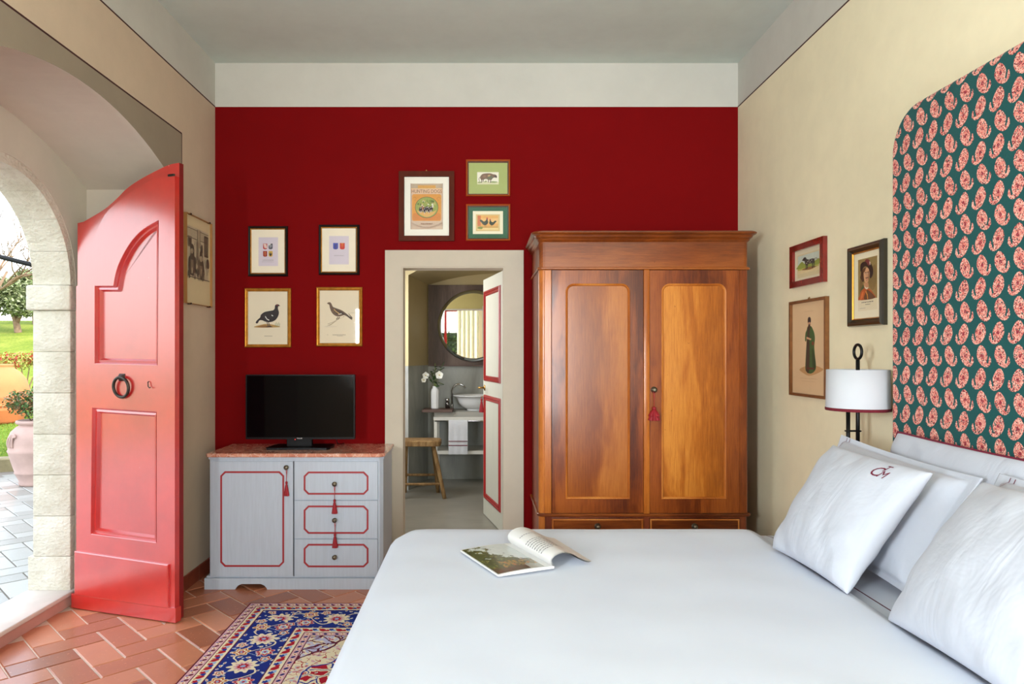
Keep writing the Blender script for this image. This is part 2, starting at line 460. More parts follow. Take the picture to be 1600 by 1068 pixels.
# red framed windows of the rear and left walls
m_redframe = flat((176, 26, 24), .4, name='red_window_paint')
nb = NB('window_glass'); nb.t.nodes.remove(nb.b)
tr = nb.t.nodes.new('ShaderNodeBsdfTransparent'); gl = nb.t.nodes.new('ShaderNodeBsdfGlossy'); gl.inputs['Roughness'].default_value = .01
fr = nb.t.nodes.new('ShaderNodeFresnel'); fr.inputs['IOR'].default_value = 1.45; mx = nb.t.nodes.new('ShaderNodeMixShader')
nb.t.links.new(fr.outputs[0], mx.inputs[0]); nb.t.links.new(tr.outputs[0], mx.inputs[1]); nb.t.links.new(gl.outputs[0], mx.inputs[2]); nb.t.links.new(mx.outputs[0], nb.out.inputs[0])
m_glass = nb.m
def window(name, T, x0, x1, z0, z1, bars):
    mb = MB(T); t = .055
    mb.prism(rect(x0, x1, z0, z1), 0, .06, m_redframe, holes=[rect(x0+t, x1-t, z0+t, z1-t)])
    for b in bars:
        if b[0] == 'v': mb.box(b[1]-.03, b[1]+.03, z0+t, z1-t, .005, .055, m_redframe)
        else: mb.box(x0+t, x1-t, b[1]-.02, b[1]+.02, .01, .05, m_redframe)
    mb.box(x0+t, x1-t, z0+t, z1-t, .028, .032, m_glass)
    return struct(mb, name, 'red framed window')
T_rear = ((0, YR-.12, 0), (1, 0, 0), (0, 0, 1), (0, -1, 0))
window('window_1', T_rear, -1.35, -.35, .12, 2.55, [('v', -.85), ('h', 1.0)])
window('window_2', T_rear, .25, 1.25, .55, 2.55, [('v', .75)])
window('window_3', ((XL-.2, 0, 0), (0, 1, 0), (0, 0, 1), (-1, 0, 0)), -1.85, -.65, 1.0, 2.5, [('v', -1.25)])

# thin painted lines and the skirting
mb = MB()
mb.box(XL, XL+.0015, YR, YB, ZP-.004, ZP+.004, m_line)
struct(mb, 'trim_3', 'thin dark line under the cream band, left wall')
struct(MB().box(XR-.0015, XR, YR, YB, ZP-.004, ZP+.004, m_line), 'trim_4', 'thin dark line under the cream band, right wall')
struct(MB().box(XL, XL+.0015, YR, 4.264, 2.826, 2.834, m_line).box(XL, XL+.0015, 4.261, 4.267, .1, 2.83, m_line), 'trim_5', 'thin dark line framing the entrance arch')
nb = NB('terracotta_skirting'); p = nb.world(); x, y, z = nb.xyz(p)
j = (y.cell(.30).abs() < .147)
m_skirt = nb.fin(nb.mix(j, lin((150, 120, 100)), nb.ramp(nb.noise(p, 8, 4), [(.3, lin((120, 52, 36))), (.7, lin((160, 76, 52)))])), .4, coat=.2)
struct(MB().box(XL, XL+.012, YJ+.01, YB, .0, .093, m_skirt, .003), 'baseboard_left', 'terracotta skirting tiles')
struct(MB().box(XR-.012, XR, YR, YB, .0, .093, m_skirt, .003), 'baseboard_right', 'terracotta skirting tiles')
struct(MB(T_back).box(XL+.02, c0, 0, .093, YB-.012, YB, m_skirt, .003), 'baseboard_back', 'terracotta skirting tiles')

# ------------------------------------------------------------------ bathroom shell (floor one step up)
BF, NY, NB_Y = .17, 6.60, 7.20
def tile_wall(name, c_tile, c_top, zsplit, sx=.6):
    nb = NB(name); p = nb.world(); x, y, z = nb.xyz(p)
    n = nb.noise(nb.scl(p, 1, 1, .35), 4, 6, .65, .6); t = z < zsplit
    tile = nb.ramp(n, [(.3, lin(tuple(v*.86 for v in c_tile))), (.5, lin(c_tile)), (.75, lin(tuple(min(255, v*1.12) for v in c_tile)))])
    j = ((x-.02).cell(sx).abs() > sx/2-.0025).max((z-zsplit).cell(1.2).abs() > .5985)
    tile = nb.mix(j*.5, tile, lin((120, 120, 116)))
    return nb, nb.fin(nb.mix(t, nb.ramp(nb.noise(p, 2, 4), [(.3, lin(c_top)), (.7, lin(tuple(min(255, v*1.06) for v in c_top)))]), tile), .45, spec=.4)
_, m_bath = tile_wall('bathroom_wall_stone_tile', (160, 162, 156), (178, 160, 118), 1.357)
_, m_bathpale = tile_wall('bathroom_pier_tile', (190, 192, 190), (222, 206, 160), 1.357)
m_bfloor = flat((150, 146, 136), .35, name='bathroom_floor_tile', var=.10, scale=3, stretch=(1, 2.5, 1), spec=.4)
struct(MB().box(-1.3, 1.3, YB+.13, NB_Y+.2, BF-.17, BF, m_bfloor), 'floor_bathroom', 'smooth grey bathroom floor')
struct(MB().box(-1.35, -1.2, YB+.12, NY+.02, 0, 1.3, m_bath).box(-1.35, -1.2, YB+.12, NY+.02, 2.25, 2.9, m_bath).box(-1.35, -1.2, YB+.12, 5.3, 1.3, 2.25, m_bath).box(-1.35, -1.2, 6.2, NY+.02, 1.3, 2.25, m_bath), 'wall_bathroom_left', 'bathroom side wall with window')
struct(MB().box(1.2, 1.35, YB+.12, NY+.02, 0, 2.9, m_bath), 'wall_bathroom_right', 'bathroom side wall')
struct(MB().box(-1.3, 1.3, YB+.12, NY+.05, 2.72, 2.9, m_bath), 'ceiling_bathroom', 'bathroom ceiling')
# the vaulted washbasin niche, splayed to the back
f0, f1, b0, b1 = -.69, 1.05, -.547, .92
vf = lambda x: 2.225+.24*max(0, 1-((x-.18)/.87)**2); vb = lambda x: 2.19+.12*max(0, 1-((x-.187)/.735)**2)
N = 24
fl = [(f0+(f1-f0)*k/N, vf(f0+(f1-f0)*k/N)) for k in range(N+1)]; bl = [(b0+(b1-b0)*k/N, vb(b0+(b1-b0)*k/N)) for k in range(N+1)]
mb = MB(T_back)
mb.prism([(-1.3, BF), (f0, BF)]+fl+[(f1, BF), (1.3, BF), (1.3, 2.8), (-1.3, 2.8)], NY, NY+.01, m_bathpale)
vs = [(x, z, NY) for x, z in fl]+[(x, z, NB_Y) for x, z in bl]
mb.add(vs, [(k, k+1, N+2+k, N+1+k) for k in range(N)], m_bath, True)
mb.add([(f0, BF, NY), (f0, fl[0][1], NY), (b0, bl[0][1], NB_Y), (b0, BF, NB_Y)], [(0, 1, 2, 3)], m_bath)
mb.add([(f1, BF, NY), (f1, fl[-1][1], NY), (b1, bl[-1][1], NB_Y), (b1, BF, NB_Y)], [(0, 1, 2, 3)], m_bath)
mb.box(f0-.2, f1+.2, BF, 2.6, NB_Y, NB_Y+.1, m_bath)
struct(mb, 'wall_niche', 'stone tiled niche with shallow vault')
struct(MB().box(dx0+.013, dx1-.013, YB+.002, YB+.135, 0, BF, m_sill, .004), 'trim_6', 'stone step in the bathroom doorway')

# ------------------------------------------------------------------ entrance door leaf (red, folded into the room)
h0 = Vector((-2.354, 4.037, 0)); h1 = Vector((-1.661, 3.81, 0))
LU = (h1-h0).normalized(); LN = Vector((LU.y, -LU.x, 0))          # LN points to the room (front)
LW = (h1-h0).length
T_leaf = (tuple(h0-Vector((0, 0, 0))), tuple(LU), (0, 0, 1), tuple(LN))
def leaf(px, py):
    k = (px-CX)/F                                      # where the sight line meets the leaf's plane
    # h0 + u*LU = t*(k, 1)
    det = LU.x*(-1)-(-k)*LU.y
    u = (-h0.x*(-1)-(-k)*(-h0.y))/det
    y = h0.y+u*LU.y
    return (u, CH-(py-CY)*y/F)
nb = NB('red_gloss_door_paint'); p = nb.pos(); n = nb.noise(p, 5, 5, .6); g = nb.noise(nb.scl(p, 14, 14, .8), 6, 4, .6)
ch = nb.noise(p, 26, 4, .7)
nb.bump(g*.6+ch*.5+n*.4, .16, .004)
chip = (ch > .755)
m_door = nb.fin(nb.mix(chip, nb.ramp(n, [(.3, lin((186, 24, 22))), (.7, lin((208, 36, 30)))]), lin((228, 190, 176))), g*.12+.26, coat=1, coat_r=.20, spec=.8)
m_door.node_tree.nodes['Principled BSDF'].inputs['Coat IOR'].default_value = 1.9
m_dooredge = flat((120, 16, 16), .5, name='dark_red_edge')
m_iron = flat((70, 66, 62), .42, metal=.9, name='worn_iron', var=.2, bump=.3, scale=30)
td = thing('door_1', 'tall red panelled door leaf with arched top standing open in the recess', 'door', (h0.x, h0.y, 0))
td['kind'] = 'structure'; del td['category']
top = [leaf(x, y) for x, y in ((127.5, 348), (144.7, 338.2), (165, 325.4), (183, 309.7), (197.5, 295), (216.6, 281.6), (239, 269.2), (263.8, 257.5), (280, 254.2))]
top = smooth_loop(top, 4, False)
W_ = LW
outl = [(0, .012), (W_, .012)]+[(min(u, W_), z) for u, z in top[::-1]]
outl[2] = (W_, top[-1][1]); outl[-1] = (0, outl[-1][1])
MB(T_leaf).prism(outl, -.032, 0, m_door, side=m_dooredge).build('back_board', td)
arc2 = smooth_loop([leaf(x, y) for x, y in ((136.5, 442), (141.5, 408.6), (153.7, 374.8), (171.7, 336.6), (196.4, 313), (221, 296), (246, 282.7), (272.8, 278.2), (279, 277))], 4, False)
front_out = [(.028, .055), (W_, .055)]+[(min(u, W_), z) for u, z in arc2[::-1]]
front_out[2] = (W_, arc2[-1][1]); front_out.append((.028, arc2[0][1]-.02))
up = [leaf(x, y) for x, y in ((156, 567.9), (253, 570.4), (254.8, 345.6))] + \
     smooth_loop([leaf(x, y) for x, y in ((254.8, 345.6), (232, 359), (214, 377), (198.7, 401.8), (189.7, 424), (185, 446.9))], 4, False)[1:] + [leaf(156, 446.9)]
lo = [leaf(x, y) for x, y in ((149.8, 831.9), (251.5, 845.4), (251.6, 642), (152, 635.7))]
mb = MB(T_leaf).prism(front_out, 0, .034, m_door, holes=[up, lo])
mb.build('frame_board', td)
for lp in (up, lo):
    mb = MB(T_leaf); i1 = mb.mould(lp, .003, .036, .034, m_door); i1 = mb.mould(i1, .007, .034, .020, m_door); i1 = mb.mould(i1, .012, .020, .022, m_door); i2 = mb.mould(i1, .010, .022, .004, m_door)
    mb.prism(i2, .001, .004, m_door)
    pn = mb.build('panel', td)
bb = [leaf(x, y) for x, y in ((126.5, 925), (272, 946), (272, 878), (126.5, 857))]
mb = MB(T_leaf).prism(bb, .034, .044, m_door); mb.mould(bb, .006, .044, .047, m_door); mb.prism(offset(bb, .006), .044, .047, m_door)
mb.build('kick_board', td)
bs = [(0.0, .006), (W_+.012, .006), (W_+.012, .085), (0, .085)]
MB(T_leaf).prism(bs, .0, .042, m_door).build('weather_strip', td)
# knocker ring on its pyramid stud, and the little hook
ku, kz = leaf(198.5, 589)
mb = MB(T_leaf); q = .021
mb.add([(ku-q, kz-q, .034), (ku+q, kz-q, .034), (ku+q, kz+q, .034), (ku-q, kz+q, .034), (ku, kz, .068)], [(0, 1, 4), (1, 2, 4), (2, 3, 4), (3, 0, 4), (0, 3, 2, 1)], m_iron)
kn = mb.build('knocker_stud', td)
ru, rz = leaf(200, 604)
MB(T_leaf).tube([(ru+.053*cos(a), rz+.056*sin(a), .050+.006*sin(a)) for a in [2*pi*k/36 for k in range(36)]], .0085, m_iron, 10, True).build('knocker_ring', td)
hu, hz = leaf(241, 599)
MB(T_leaf).tube([(hu-.004, hz+.012, .034), (hu-.002, hz+.012, .044), (hu+.001, hz-.014, .046), (hu+.012, hz-.022, .048), (hu+.020, hz-.018, .050)], .0028, m_iron, 6).build('hook', td)
mb = MB(T_leaf); tu, tz = leaf(276, 276)
mb.box(tu-.025, tu+.02, tz-.006, tz+.006, .032, .042, m_iron, .002).build('bolt', td)
for zz_ in (.45, 1.55):
    MB(T_leaf).tube([(-.006, zz_, -.015), (-.006, zz_+.10, -.015)], .009, m_iron, 8).build('hinge', td)

# ------------------------------------------------------------------ tassels
m_tass = flat((150, 14, 30), .6, name='dark_red_silk', var=.25, scale=90, stretch=(1, 1, .15))
m_cord = flat((170, 50, 50), .7, name='red_cord')
def tassel(x, y, ztop, zhead, zbot, r, label, group=None, layered=False):
    t = thing('tassel', label, 'tassel', (x, y, zbot), group)
    MB().tube([(x-.006, y, ztop), (x-.003, y, ztop-.012), (x, y, (ztop+zhead)/2), (x, y, zhead)], .0018, m_cord, 6) \
        .tube([(x+.006, y, ztop), (x+.003, y, ztop-.012), (x+.001, y, (ztop+zhead)/2), (x, y, zhead)], .0018, m_cord, 6).build('cord', t)
    h = zhead-zbot
    MB().lathe([(.001, 0), (r*.45, -h*.06), (r*.5, -h*.14), (r*.3, -h*.22), (r*.55, -h*.3), (r*.5, -h*.36), (.002, -h*.38)], (x, y, zhead), 14, m_tass).build('knot', t)
    mb = MB(); vs = []; n = 28
    def skirt(za, zb, ra, rb):
        vs = []
        for i in range(7):
            f = i/6
            for k in range(n):
                rr = (ra+(rb-ra)*f**.7)*(1+(.10 if k % 2 else -.06)*f); a = 2*pi*k/n
                vs.append((x+rr*cos(a), y+rr*sin(a), za+(zb-za)*f+(.002 if k % 3 else -.001)*f))
        mb.add(vs, [(i*n+k, i*n+(k+1) % n, (i+1)*n+(k+1) % n, (i+1)*n+k) for i in range(6) for k in range(n)]+[tuple(6*n+k for k in range(n))], m_tass)
    if layered:
        skirt(zhead-h*.22, zbot+h*.30, r*.35, r*1.25); skirt(zhead-h*.45, zbot, r*.6, r*1.3)
    else: skirt(zhead-h*.34, zbot, r*.5, r)
    mb.build('fringe', t); return t

# ------------------------------------------------------------------ sideboard
m_sb = flat((182, 191, 203), .5, name='pale_grey_paint', var=.05, scale=10, stretch=(9, 9, .6), bump=.08)
m_inlay = flat((158, 34, 40), .5, name='red_inlay_paint')
m_gap = flat((60, 62, 66), .8, name='shadow_gap_paint')
m_knob = flat((120, 112, 96), .35, metal=.9, name='aged_metal', var=.3, scale=120, bump=.3)
nb = NB('rose_marble'); p = nb.pos(); n = nb.noise(p, 7, 6, .65, 1.2); v = nb.vor(p, 22, 'DISTANCE_TO_EDGE')
col = nb.ramp(n, [(.28, lin((176, 98, 76))), (.5, lin((208, 140, 116))), (.66, lin((226, 176, 152))), (.8, lin((190, 112, 90)))])
m_marble = nb.fin(nb.mix((v < .035)*.55, col, lin((236, 206, 190))), .14, coat=.3, coat_r=.05)
YS = 4.327
def SX(px, y=YS): return (px-CX)*y/F
def SZ(py, y=YS): return CH-(py-CY)*y/F
ts = thing('sideboard', 'pale grey painted sideboard with red lined door and drawers under the television', 'sideboard', (SX(459), YS+.2, 0))
xl, xr, yb = SX(327.5), SX(598), 4.775
zb0, zt0 = SZ(900.5), SZ(717)
cc = .02
plan = [(xl, YS+.006), (xr-cc, YS+.006), (xr, YS+cc+.006), (xr, yb), (xl, yb)]
T_up = ((0, 0, 0), (1, 0, 0), (0, 1, 0), (0, 0, 1))
MB(T_up).prism(plan, zb0, zt0, m_sb).build('body', ts)
MB(T_up).prism([(xl-.005, YS-.004), (xr-cc, YS-.004), (xr+.006, YS+cc), (xr+.006, yb), (xl-.005, yb)], zt0, SZ(713.5), m_sb).build('top_moulding', ts)
# plinth with shaped cut-outs
pl0, pl1 = SX(320), SX(606); pz = SZ(901)
MB(T_up).prism([(pl0+.008, YS+.01), (pl1-cc, YS+.01), (pl1-.008, YS+cc+.01), (pl1-.008, yb), (pl0+.008, yb)], pz-.006, pz+.004, m_sb).build('plinth_moulding', ts)
def cut(a, b, h): return [(a, 0), (a+.006, h*.35), (a+.02, h*.75), (a+.04, h)]+[(b-.04, h), (b-.02, h*.75), (b-.006, h*.35), (b, 0)]
ch_ = .034
w0_, w1_ = SX(368), SX(418)
w2_, w3_ = SX(505), SX(556)
MB(T_back).prism([(pl0, 0)]+cut(w0_, w1_, ch_)+[(pl1-cc, 0), (pl1-cc, pz-.006), (pl0, pz-.006)], YS-.006, YS+.014, m_sb).build('plinth', ts)
MB().box(pl0, pl0+.02, YS+.014, yb, 0, pz-.006, m_sb).build('plinth', ts)
MB(T_up).prism([(pl1-cc, YS-.006), (pl1, YS+cc-.006), (pl1, yb), (pl1-.02, yb), (pl1-.02, YS+.014), (pl1-cc, YS+.014)], 0, pz-.006, m_sb).build('plinth', ts)
tp0, tp1 = SX(322.5), SX(601)
ttop = SZ(707.6); c2 = .03
mp = [(tp0+c2*.5, YS-.022), (tp1-c2, YS-.022), (tp1, YS-.022+c2), (tp1, yb+.01), (tp0, yb+.01), (tp0, YS-.022+c2*.5)]
mb = MB(T_up); i1 = offset(mp, .005)
mb.prism(mp, SZ(713.5)+.005, ttop-.005, m_marble)
mb.mould(mp, .005, ttop-.005, ttop, m_marble); mb.poly(i1, ttop, m_marble); mb.mould(mp, .005, SZ(713.5)+.005, SZ(713.5), m_marble); mb.poly(i1, SZ(713.5), m_marble)
o_ = mb.build('marble_top', ts); o_['label'] = 'rose marble slab with chamfered corners'
TOP_Z = ttop
def front(name, x0, x1, z0, z1, i0, i1, j0, j1, kx, kz):
    g = .0022
    mb = MB(T_back).prism(rect(x0+g, x1-g, z0+g, z1-g), YS-.006, YS+.008, m_sb)
    d = mb.build(name, ts)
    o = cham(i0, i1, j0, j1, .028); inn = offset(o, .011)
    mb = MB(T_back)
    mb.prism(o, YS-.0085, YS-.0055, m_inlay, holes=[inn]); mb.build('inlay_line', d)
    mb = MB(((kx, YS-.006, kz), (1, 0, 0), (0, 0, 1), (0, -1, 0)))
    mb.lathe([(.006, 0), (.006, .012), (.012, .016), (.0155, .021), (.0155, .025), (.012, .030), (.006, .033), (.001, .034)], (0, 0, 0), 12, m_knob)
    mb.lathe([(.011, 0), (.011, .002)], (0, 0, 0), 12, m_knob)
    k = mb.build('knob', d); d.parent = ts
    return d
front('door', SX(329.6), SX(458.8), SZ(900), SZ(720), SX(344.9), SX(444.5), SZ(884.5), SZ(735.5), SX(449), SZ(729))
for (a, b, i, j, kz) in ((720, 780, 736, 772, 754.7), (781, 840.3, 789, 833, 811), (841.3, 900, 848.7, 885.2, 868.6)):
    front('drawer', SX(460.5), SX(590.7), SZ(b), SZ(a), SX(475), SX(576), SZ(j), SZ(i), SX(524), SZ(kz))
MB(T_back).box(SX(459)-.0015, SX(459)+.0015, SZ(900), SZ(720), YS, YS+.008, m_gap).build('joint', ts)
tassel(SX(449.3), YS-.024, SZ(730), SZ(750), SZ(773), .0155, 'small red tassel hanging from the knob of the sideboard door')
tassel(SX(524), YS-.024, SZ(756), SZ(778), SZ(800.5), .0165, 'small red tassel hanging from the top drawer knob of the sideboard')
tassel(SX(524.6), YS-.024, SZ(812), SZ(831), SZ(853.5), .0165, 'small red tassel hanging from the middle drawer knob of the sideboard')

# ------------------------------------------------------------------ television
YT = 4.56
m_black = flat((4, 4, 5), .4, name='black_plastic', spec=.2)
m_screen = flat((4, 4, 5), .06, name='glossy_black_screen', spec=.22, var=.0)
m_silver = flat((205, 205, 208), .3, metal=.6, name='silver_lettering')
m_led = NB('red_standby_light'); m_led.b.inputs['Emission Color'].default_value = (1, .05, .03, 1); m_led.b.inputs['Emission Strength'].default_value = 2; m_led = m_led.fin(lin((200, 20, 20)), .4)
tt = thing('television', 'flat black television on a pedestal standing on the rose marble top', 'television', (SX(470, YT), YT+.03, TOP_Z))
a0, a1, q0, q1 = SX(383.8, YT), SX(554.2, YT), SZ(685.8, YT), SZ(585, YT)
mb = MB(T_back).prism(rrect(a0, a1, q0, q1, .005, 3), YT, YT+.035, m_black, holes=[rect(a0+.007, a1-.007, q0+.013, q1-.007)])
mb.box(a0+.01, a1-.01, q0+.012, q1-.01, YT+.012, YT+.034, m_black); mb.box(a0+.10, a1-.10, q0+.08, q1-.08, YT+.034, YT+.07, m_black, .01)
mb.build('casing', tt)
MB(T_back).box(a0+.007, a1-.007, q0+.013, q1-.007, YT+.002, YT+.012, m_screen).build('screen', tt)
MB(T_back).prism([(SX(447, YT), q0+.004), (SX(489, YT), q0+.004), (SX(484, YT), q0-.012), (SX(452, YT), q0-.012)], YT-.004, YT+.02, m_black).build('lower_bezel', tt)
mb = MB().box(SX(447, YT), SX(487, YT), YT+.012, YT+.035, TOP_Z+.01, q0+.01, m_black, .003); mb.build('neck', tt)
mb = MB(T_up).prism([(SX(423, YT), YT-.09), (SX(515, YT), YT-.09), (SX(519, YT), YT-.06), (SX(516, YT), YT+.13), (SX(426, YT), YT+.13), (SX(420, YT), YT-.06)], TOP_Z+.001, TOP_Z+.013, m_black)
mb.build('pedestal', tt)
v_, f_ = text_mesh('PHILIPS', .0115); cxl = SX(468.3, YT); zl = q0+.002
mb = MB(((cxl, YT-.0045, zl), (1, 0, 0), (0, 0, 1), (0, -1, 0))).add(v_, f_, m_silver); mb.build('lettering', tt, recalc=False)
MB().lathe([(.0022, 0), (.0022, .001)], (0, 0, 0), 10, m_led)
mb = MB(((SX(461.5, YT), YT-.004, q0-.001), (1, 0, 0), (0, 0, 1), (0, -1, 0))).lathe([(.0026, 0), (.0026, .0015)], (0, 0, 0), 10, m_led); mb.build('standby_light', tt)
m_cable = flat((20, 20, 22), .5, name='black_cable')
mb = MB().tube([(SX(521, YT), YT+.045, q0+.05), (SX(523, YT), YT+.05, q0-.01), (SX(524, YT), YT+.07, TOP_Z+.02), (SX(526, YT), YT+.15, TOP_Z+.006), (SX(528, YT), YT+.205, TOP_Z+.006)], .003, m_cable, 6)
mb.build('cable', tt)

# ------------------------------------------------------------------ wardrobe
def wood(name, dark, mid, light, vert=True, rough=.3, fig=1.0, seed=0):
    nb = NB(name); p = nb.pos(); x, y, z = nb.xyz(p)
    a = (x*1.0+seed*3.1+y) if vert else (z+seed*3.1+y); l = z if vert else x
    big = nb.noise(nb.vec(a*3.2, l*.75, seed), 2.2, 3, .5, .8)
    ring = ((a*14+big*9*fig+nb.noise(nb.vec(a*9, l*1.6, seed), 3, 4, .6)*1.5).sin())*.5+.5
    fine = nb.noise(nb.vec(a*26, l*1.3, seed), 5, 5, .75)
    t = ring*.20+big*.34+fine*.46
    col = nb.ramp(t, [(.34, lin(dark)), (.5, lin(mid)), (.66, lin(light))])
    col = nb.mix((nb.noise(nb.vec(a*4, l*4, seed+5), 9, 3, .5) > .74)*.5, col, lin(dark))
    nb.bump(fine, .05, .001)
    return nb.fin(col, rough, coat=.22, coat_r=.12, spec=.4)
w_dark = wood('walnut_dark', (82, 32, 8), (126, 58, 16), (160, 84, 28), True, .3, 1.1, 1)
w_rail = wood('walnut_rail', (86, 36, 10), (128, 62, 18), (160, 88, 32), False, .3, .8, 2)
w_pan1 = wood('cherry_panel_plain', (128, 62, 18), (158, 86, 28), (180, 108, 44), True, .28, .5, 3)
w_pan2 = wood('cherry_panel_flamed', (142, 74, 18), (182, 104, 32), (212, 138, 54), True, .28, 1.2, 6)
w_honey = wood('honey_strip', (160, 84, 26), (192, 112, 42), (214, 140, 66), True, .28, .3, 8)
w_side = wood('walnut_side', (96, 38, 18), (128, 58, 30), (152, 78, 44), True, .35, .5, 9)
YW = 4.19
def WX(px, y=YW): return (px-CX)*y/F
def WZ(py, y=YW): return CH-(py-CY)*y/F
tw_ = thing('wardrobe', 'large two door polished wooden wardrobe with moulded cornice against the red wall', 'wardrobe', (WX(1006), YW+.3, 0))
wx0, wx1, wyb = WX(842.5), WX(1170), 4.77
def wplan(off, rl=.036, rr=.03, y0=YW):
    a, b, c = wx0-off, wx1+off, y0-off
    pts = [(a, wyb)]
    pts += [(a+rl+rl*cos(pi+k*pi/2/8), c+rl+rl*sin(pi+k*pi/2/8)) for k in range(9)]
    pts += [(b-rr+rr*cos(-pi/2+k*pi/2/8), c+rr+rr*sin(-pi/2+k*pi/2/8)) for k in range(9)]
    return pts+[(b, wyb)]
def wl(name, off, z0, z1, mat, par=tw_, b=.0, **k):
    mb = MB(T_up); pl = wplan(off, **k)
    if b:
        mb.prism(pl, z0+b, z1-b, mat); i1 = mb.mould(pl, b, z1-b, z1, mat); mb.poly(i1, z1, mat); i1 = mb.mould(pl, b, z0+b, z0, mat); mb.poly(i1, z0, mat)
    else: mb.prism(pl, z0, z1, mat)
    return mb.build(name, par)
zc_t, zc_b = WZ(361, 4.15), WZ(376.5)
# cornice as one profile swept round the plan
prof = [(0, zc_b-.006), (.006, zc_b), (.010, zc_b+.004), (.014, zc_b+.010), (.012, zc_b+.013), (.024, zc_b+.022), (.030, zc_b+.034), (.042, zc_b+.040), (.047, zc_b+.046), (.047, zc_b+.051), (.040, zc_b+.056), (.030, zc_b+.058), (.022, zc_t)]
mb = MB(T_up); rows = [wplan(o, .036+o*.6, .03+o*.4) for o, _ in prof]; n = len(rows[0]); vs = []
for (o, z), r_ in zip(prof, rows): vs += [(q[0], q[1], z) for q in r_]
mb.add(vs, [(i*n+k, i*n+(k+1) % n, (i+1)*n+(k+1) % n, (i+1)*n+k) for i in range(len(prof)-1) for k in range(n)]+[tuple((len(prof)-1)*n+k for k in range(n)), tuple(range(n))], w_rail)
mb.build('cornice', tw_)
wl('frieze', 0, WZ(417), zc_b-.005, w_rail)
wl('moulding', .011, WZ(421.3), WZ(417), w_rail, b=.004)
zd1, zd0 = WZ(421.5), WZ(801.5)
wl('carcass', 0, zd0, zd1, w_side, y0=YW+.014)
wl('moulding', .014, WZ(806), WZ(801.5), w_rail, b=.004)
wl('base_section', 0, .13, WZ(806), w_side, y0=YW+.010)
wl('plinth', .018, 0, .13, w_rail, b=.006)
# corner pilasters and centre strip
for (a, b, mt) in ((850.5, 861.5, w_honey), (1155.5, 1167, w_dark)):
    MB(T_back).box(WX(a), WX(b), zd0, zd1, YW-.002, YW+.016, mt, .002).build('pilaster', tw_)
def corner(cx_, r, a0, a1, z0, z1, mt):
    mb = MB(T_up); pts = [(cx_+r*cos(a0+(a1-a0)*k/10), YW+.002+r+r*sin(a0+(a1-a0)*k/10)) for k in range(11)]
    vs = [(x, y, z0) for x, y in pts]+[(x, y, z1) for x, y in pts]
    mb.add(vs, [(k, k+1, 12+k, 11+k) for k in range(10)], mt, True); return mb.build('rounded_corner', tw_)
corner(wx0+.034, .036, pi, 1.5*pi, zd0, zd1, w_honey); corner(wx0+.034, .036, pi, 1.5*pi, .13, WZ(806), w_honey)
corner(wx1-.028, .030, -pi/2, 0, zd0, zd1, w_dark)
def wdoor(px0, px1, a, b, mat_p, knob):
    x0, x1 = WX(px0)+.001, WX(px1)-.001
    hole = rrect(WX(a), WX(b), WZ(779), WZ(443), .05, 7, (0, 0, 1, 1))
    yf = YW-.008
    mb = MB(T_back).prism(rect(x0, x1, zd0+.003, zd1-.003), yf, YW+.013, w_dark, holes=[hole]); d = mb.build('door', tw_)
    mb = MB(T_back); l = hole
    l = mb.mould(l, .004, yf-.001, yf-.006, w_honey); l = mb.mould(l, .005, yf-.006, yf-.003, w_honey); l = mb.mould(l, .005, yf-.003, yf+.006, w_honey)
    mb.build('panel_moulding', d)
    MB(T_back).prism(l, yf+.005, yf+.010, mat_p).build('panel', d)
    if knob:
        kx, kz = WX(1021.3), WZ(608.5)
        mb = MB(((kx, yf, kz), (1, 0, 0), (0, 0, 1), (0, -1, 0)))
        mb.lathe([(.020, 0), (.020, .003), (.012, .005), (.008, .012), (.013, .018), (.015, .023), (.012, .029), (.003, .031)], (0, 0, 0), 20, m_knob)
        mb.build('knob', d)
    return d
wdoor(862, 1004.6, 883.5, 984, w_pan1, False); wdoor(1014.5, 1155, 1033, 1134.3, w_pan2, True)
MB(T_back).box(WX(1005), WX(1014.2), zd0, zd1, YW-.016, YW+.012, w_honey, .004, 3).build('centre_strip', tw_)
for (a, b, kx) in ((862, 1005.5, 933.5), (1015, 1156, 1085)):
    zt_, z0_ = WZ(809.5), .18
    mb = MB(T_back).prism(rect(WX(a), WX(b), z0_, zt_), YW-.004, YW+.010, w_rail)
    l = rect(WX(a)+.003, WX(b)-.003, z0_+.003, zt_-.003); l2 = mb.mould(l, .006, YW-.0045, YW-.009, w_honey); mb.mould(l2, .004, YW-.009, YW-.004, w_honey)
    d = mb.build('drawer', tw_)
    mb = MB(((WX(kx), YW-.004, WZ(821.5)), (1, 0, 0), (0, 0, 1), (0, -1, 0)))
    mb.lathe([(.019, 0), (.019, .003), (.008, .008), (.013, .016), (.015, .021), (.010, .028), (.002, .030)], (0, 0, 0), 20, m_knob); mb.build('knob', d)
tassel(WX(1020), YW-.032, WZ(611), WZ(634), WZ(655.5), .026, 'crimson layered tassel hanging from the wardrobe door knob', layered=True)

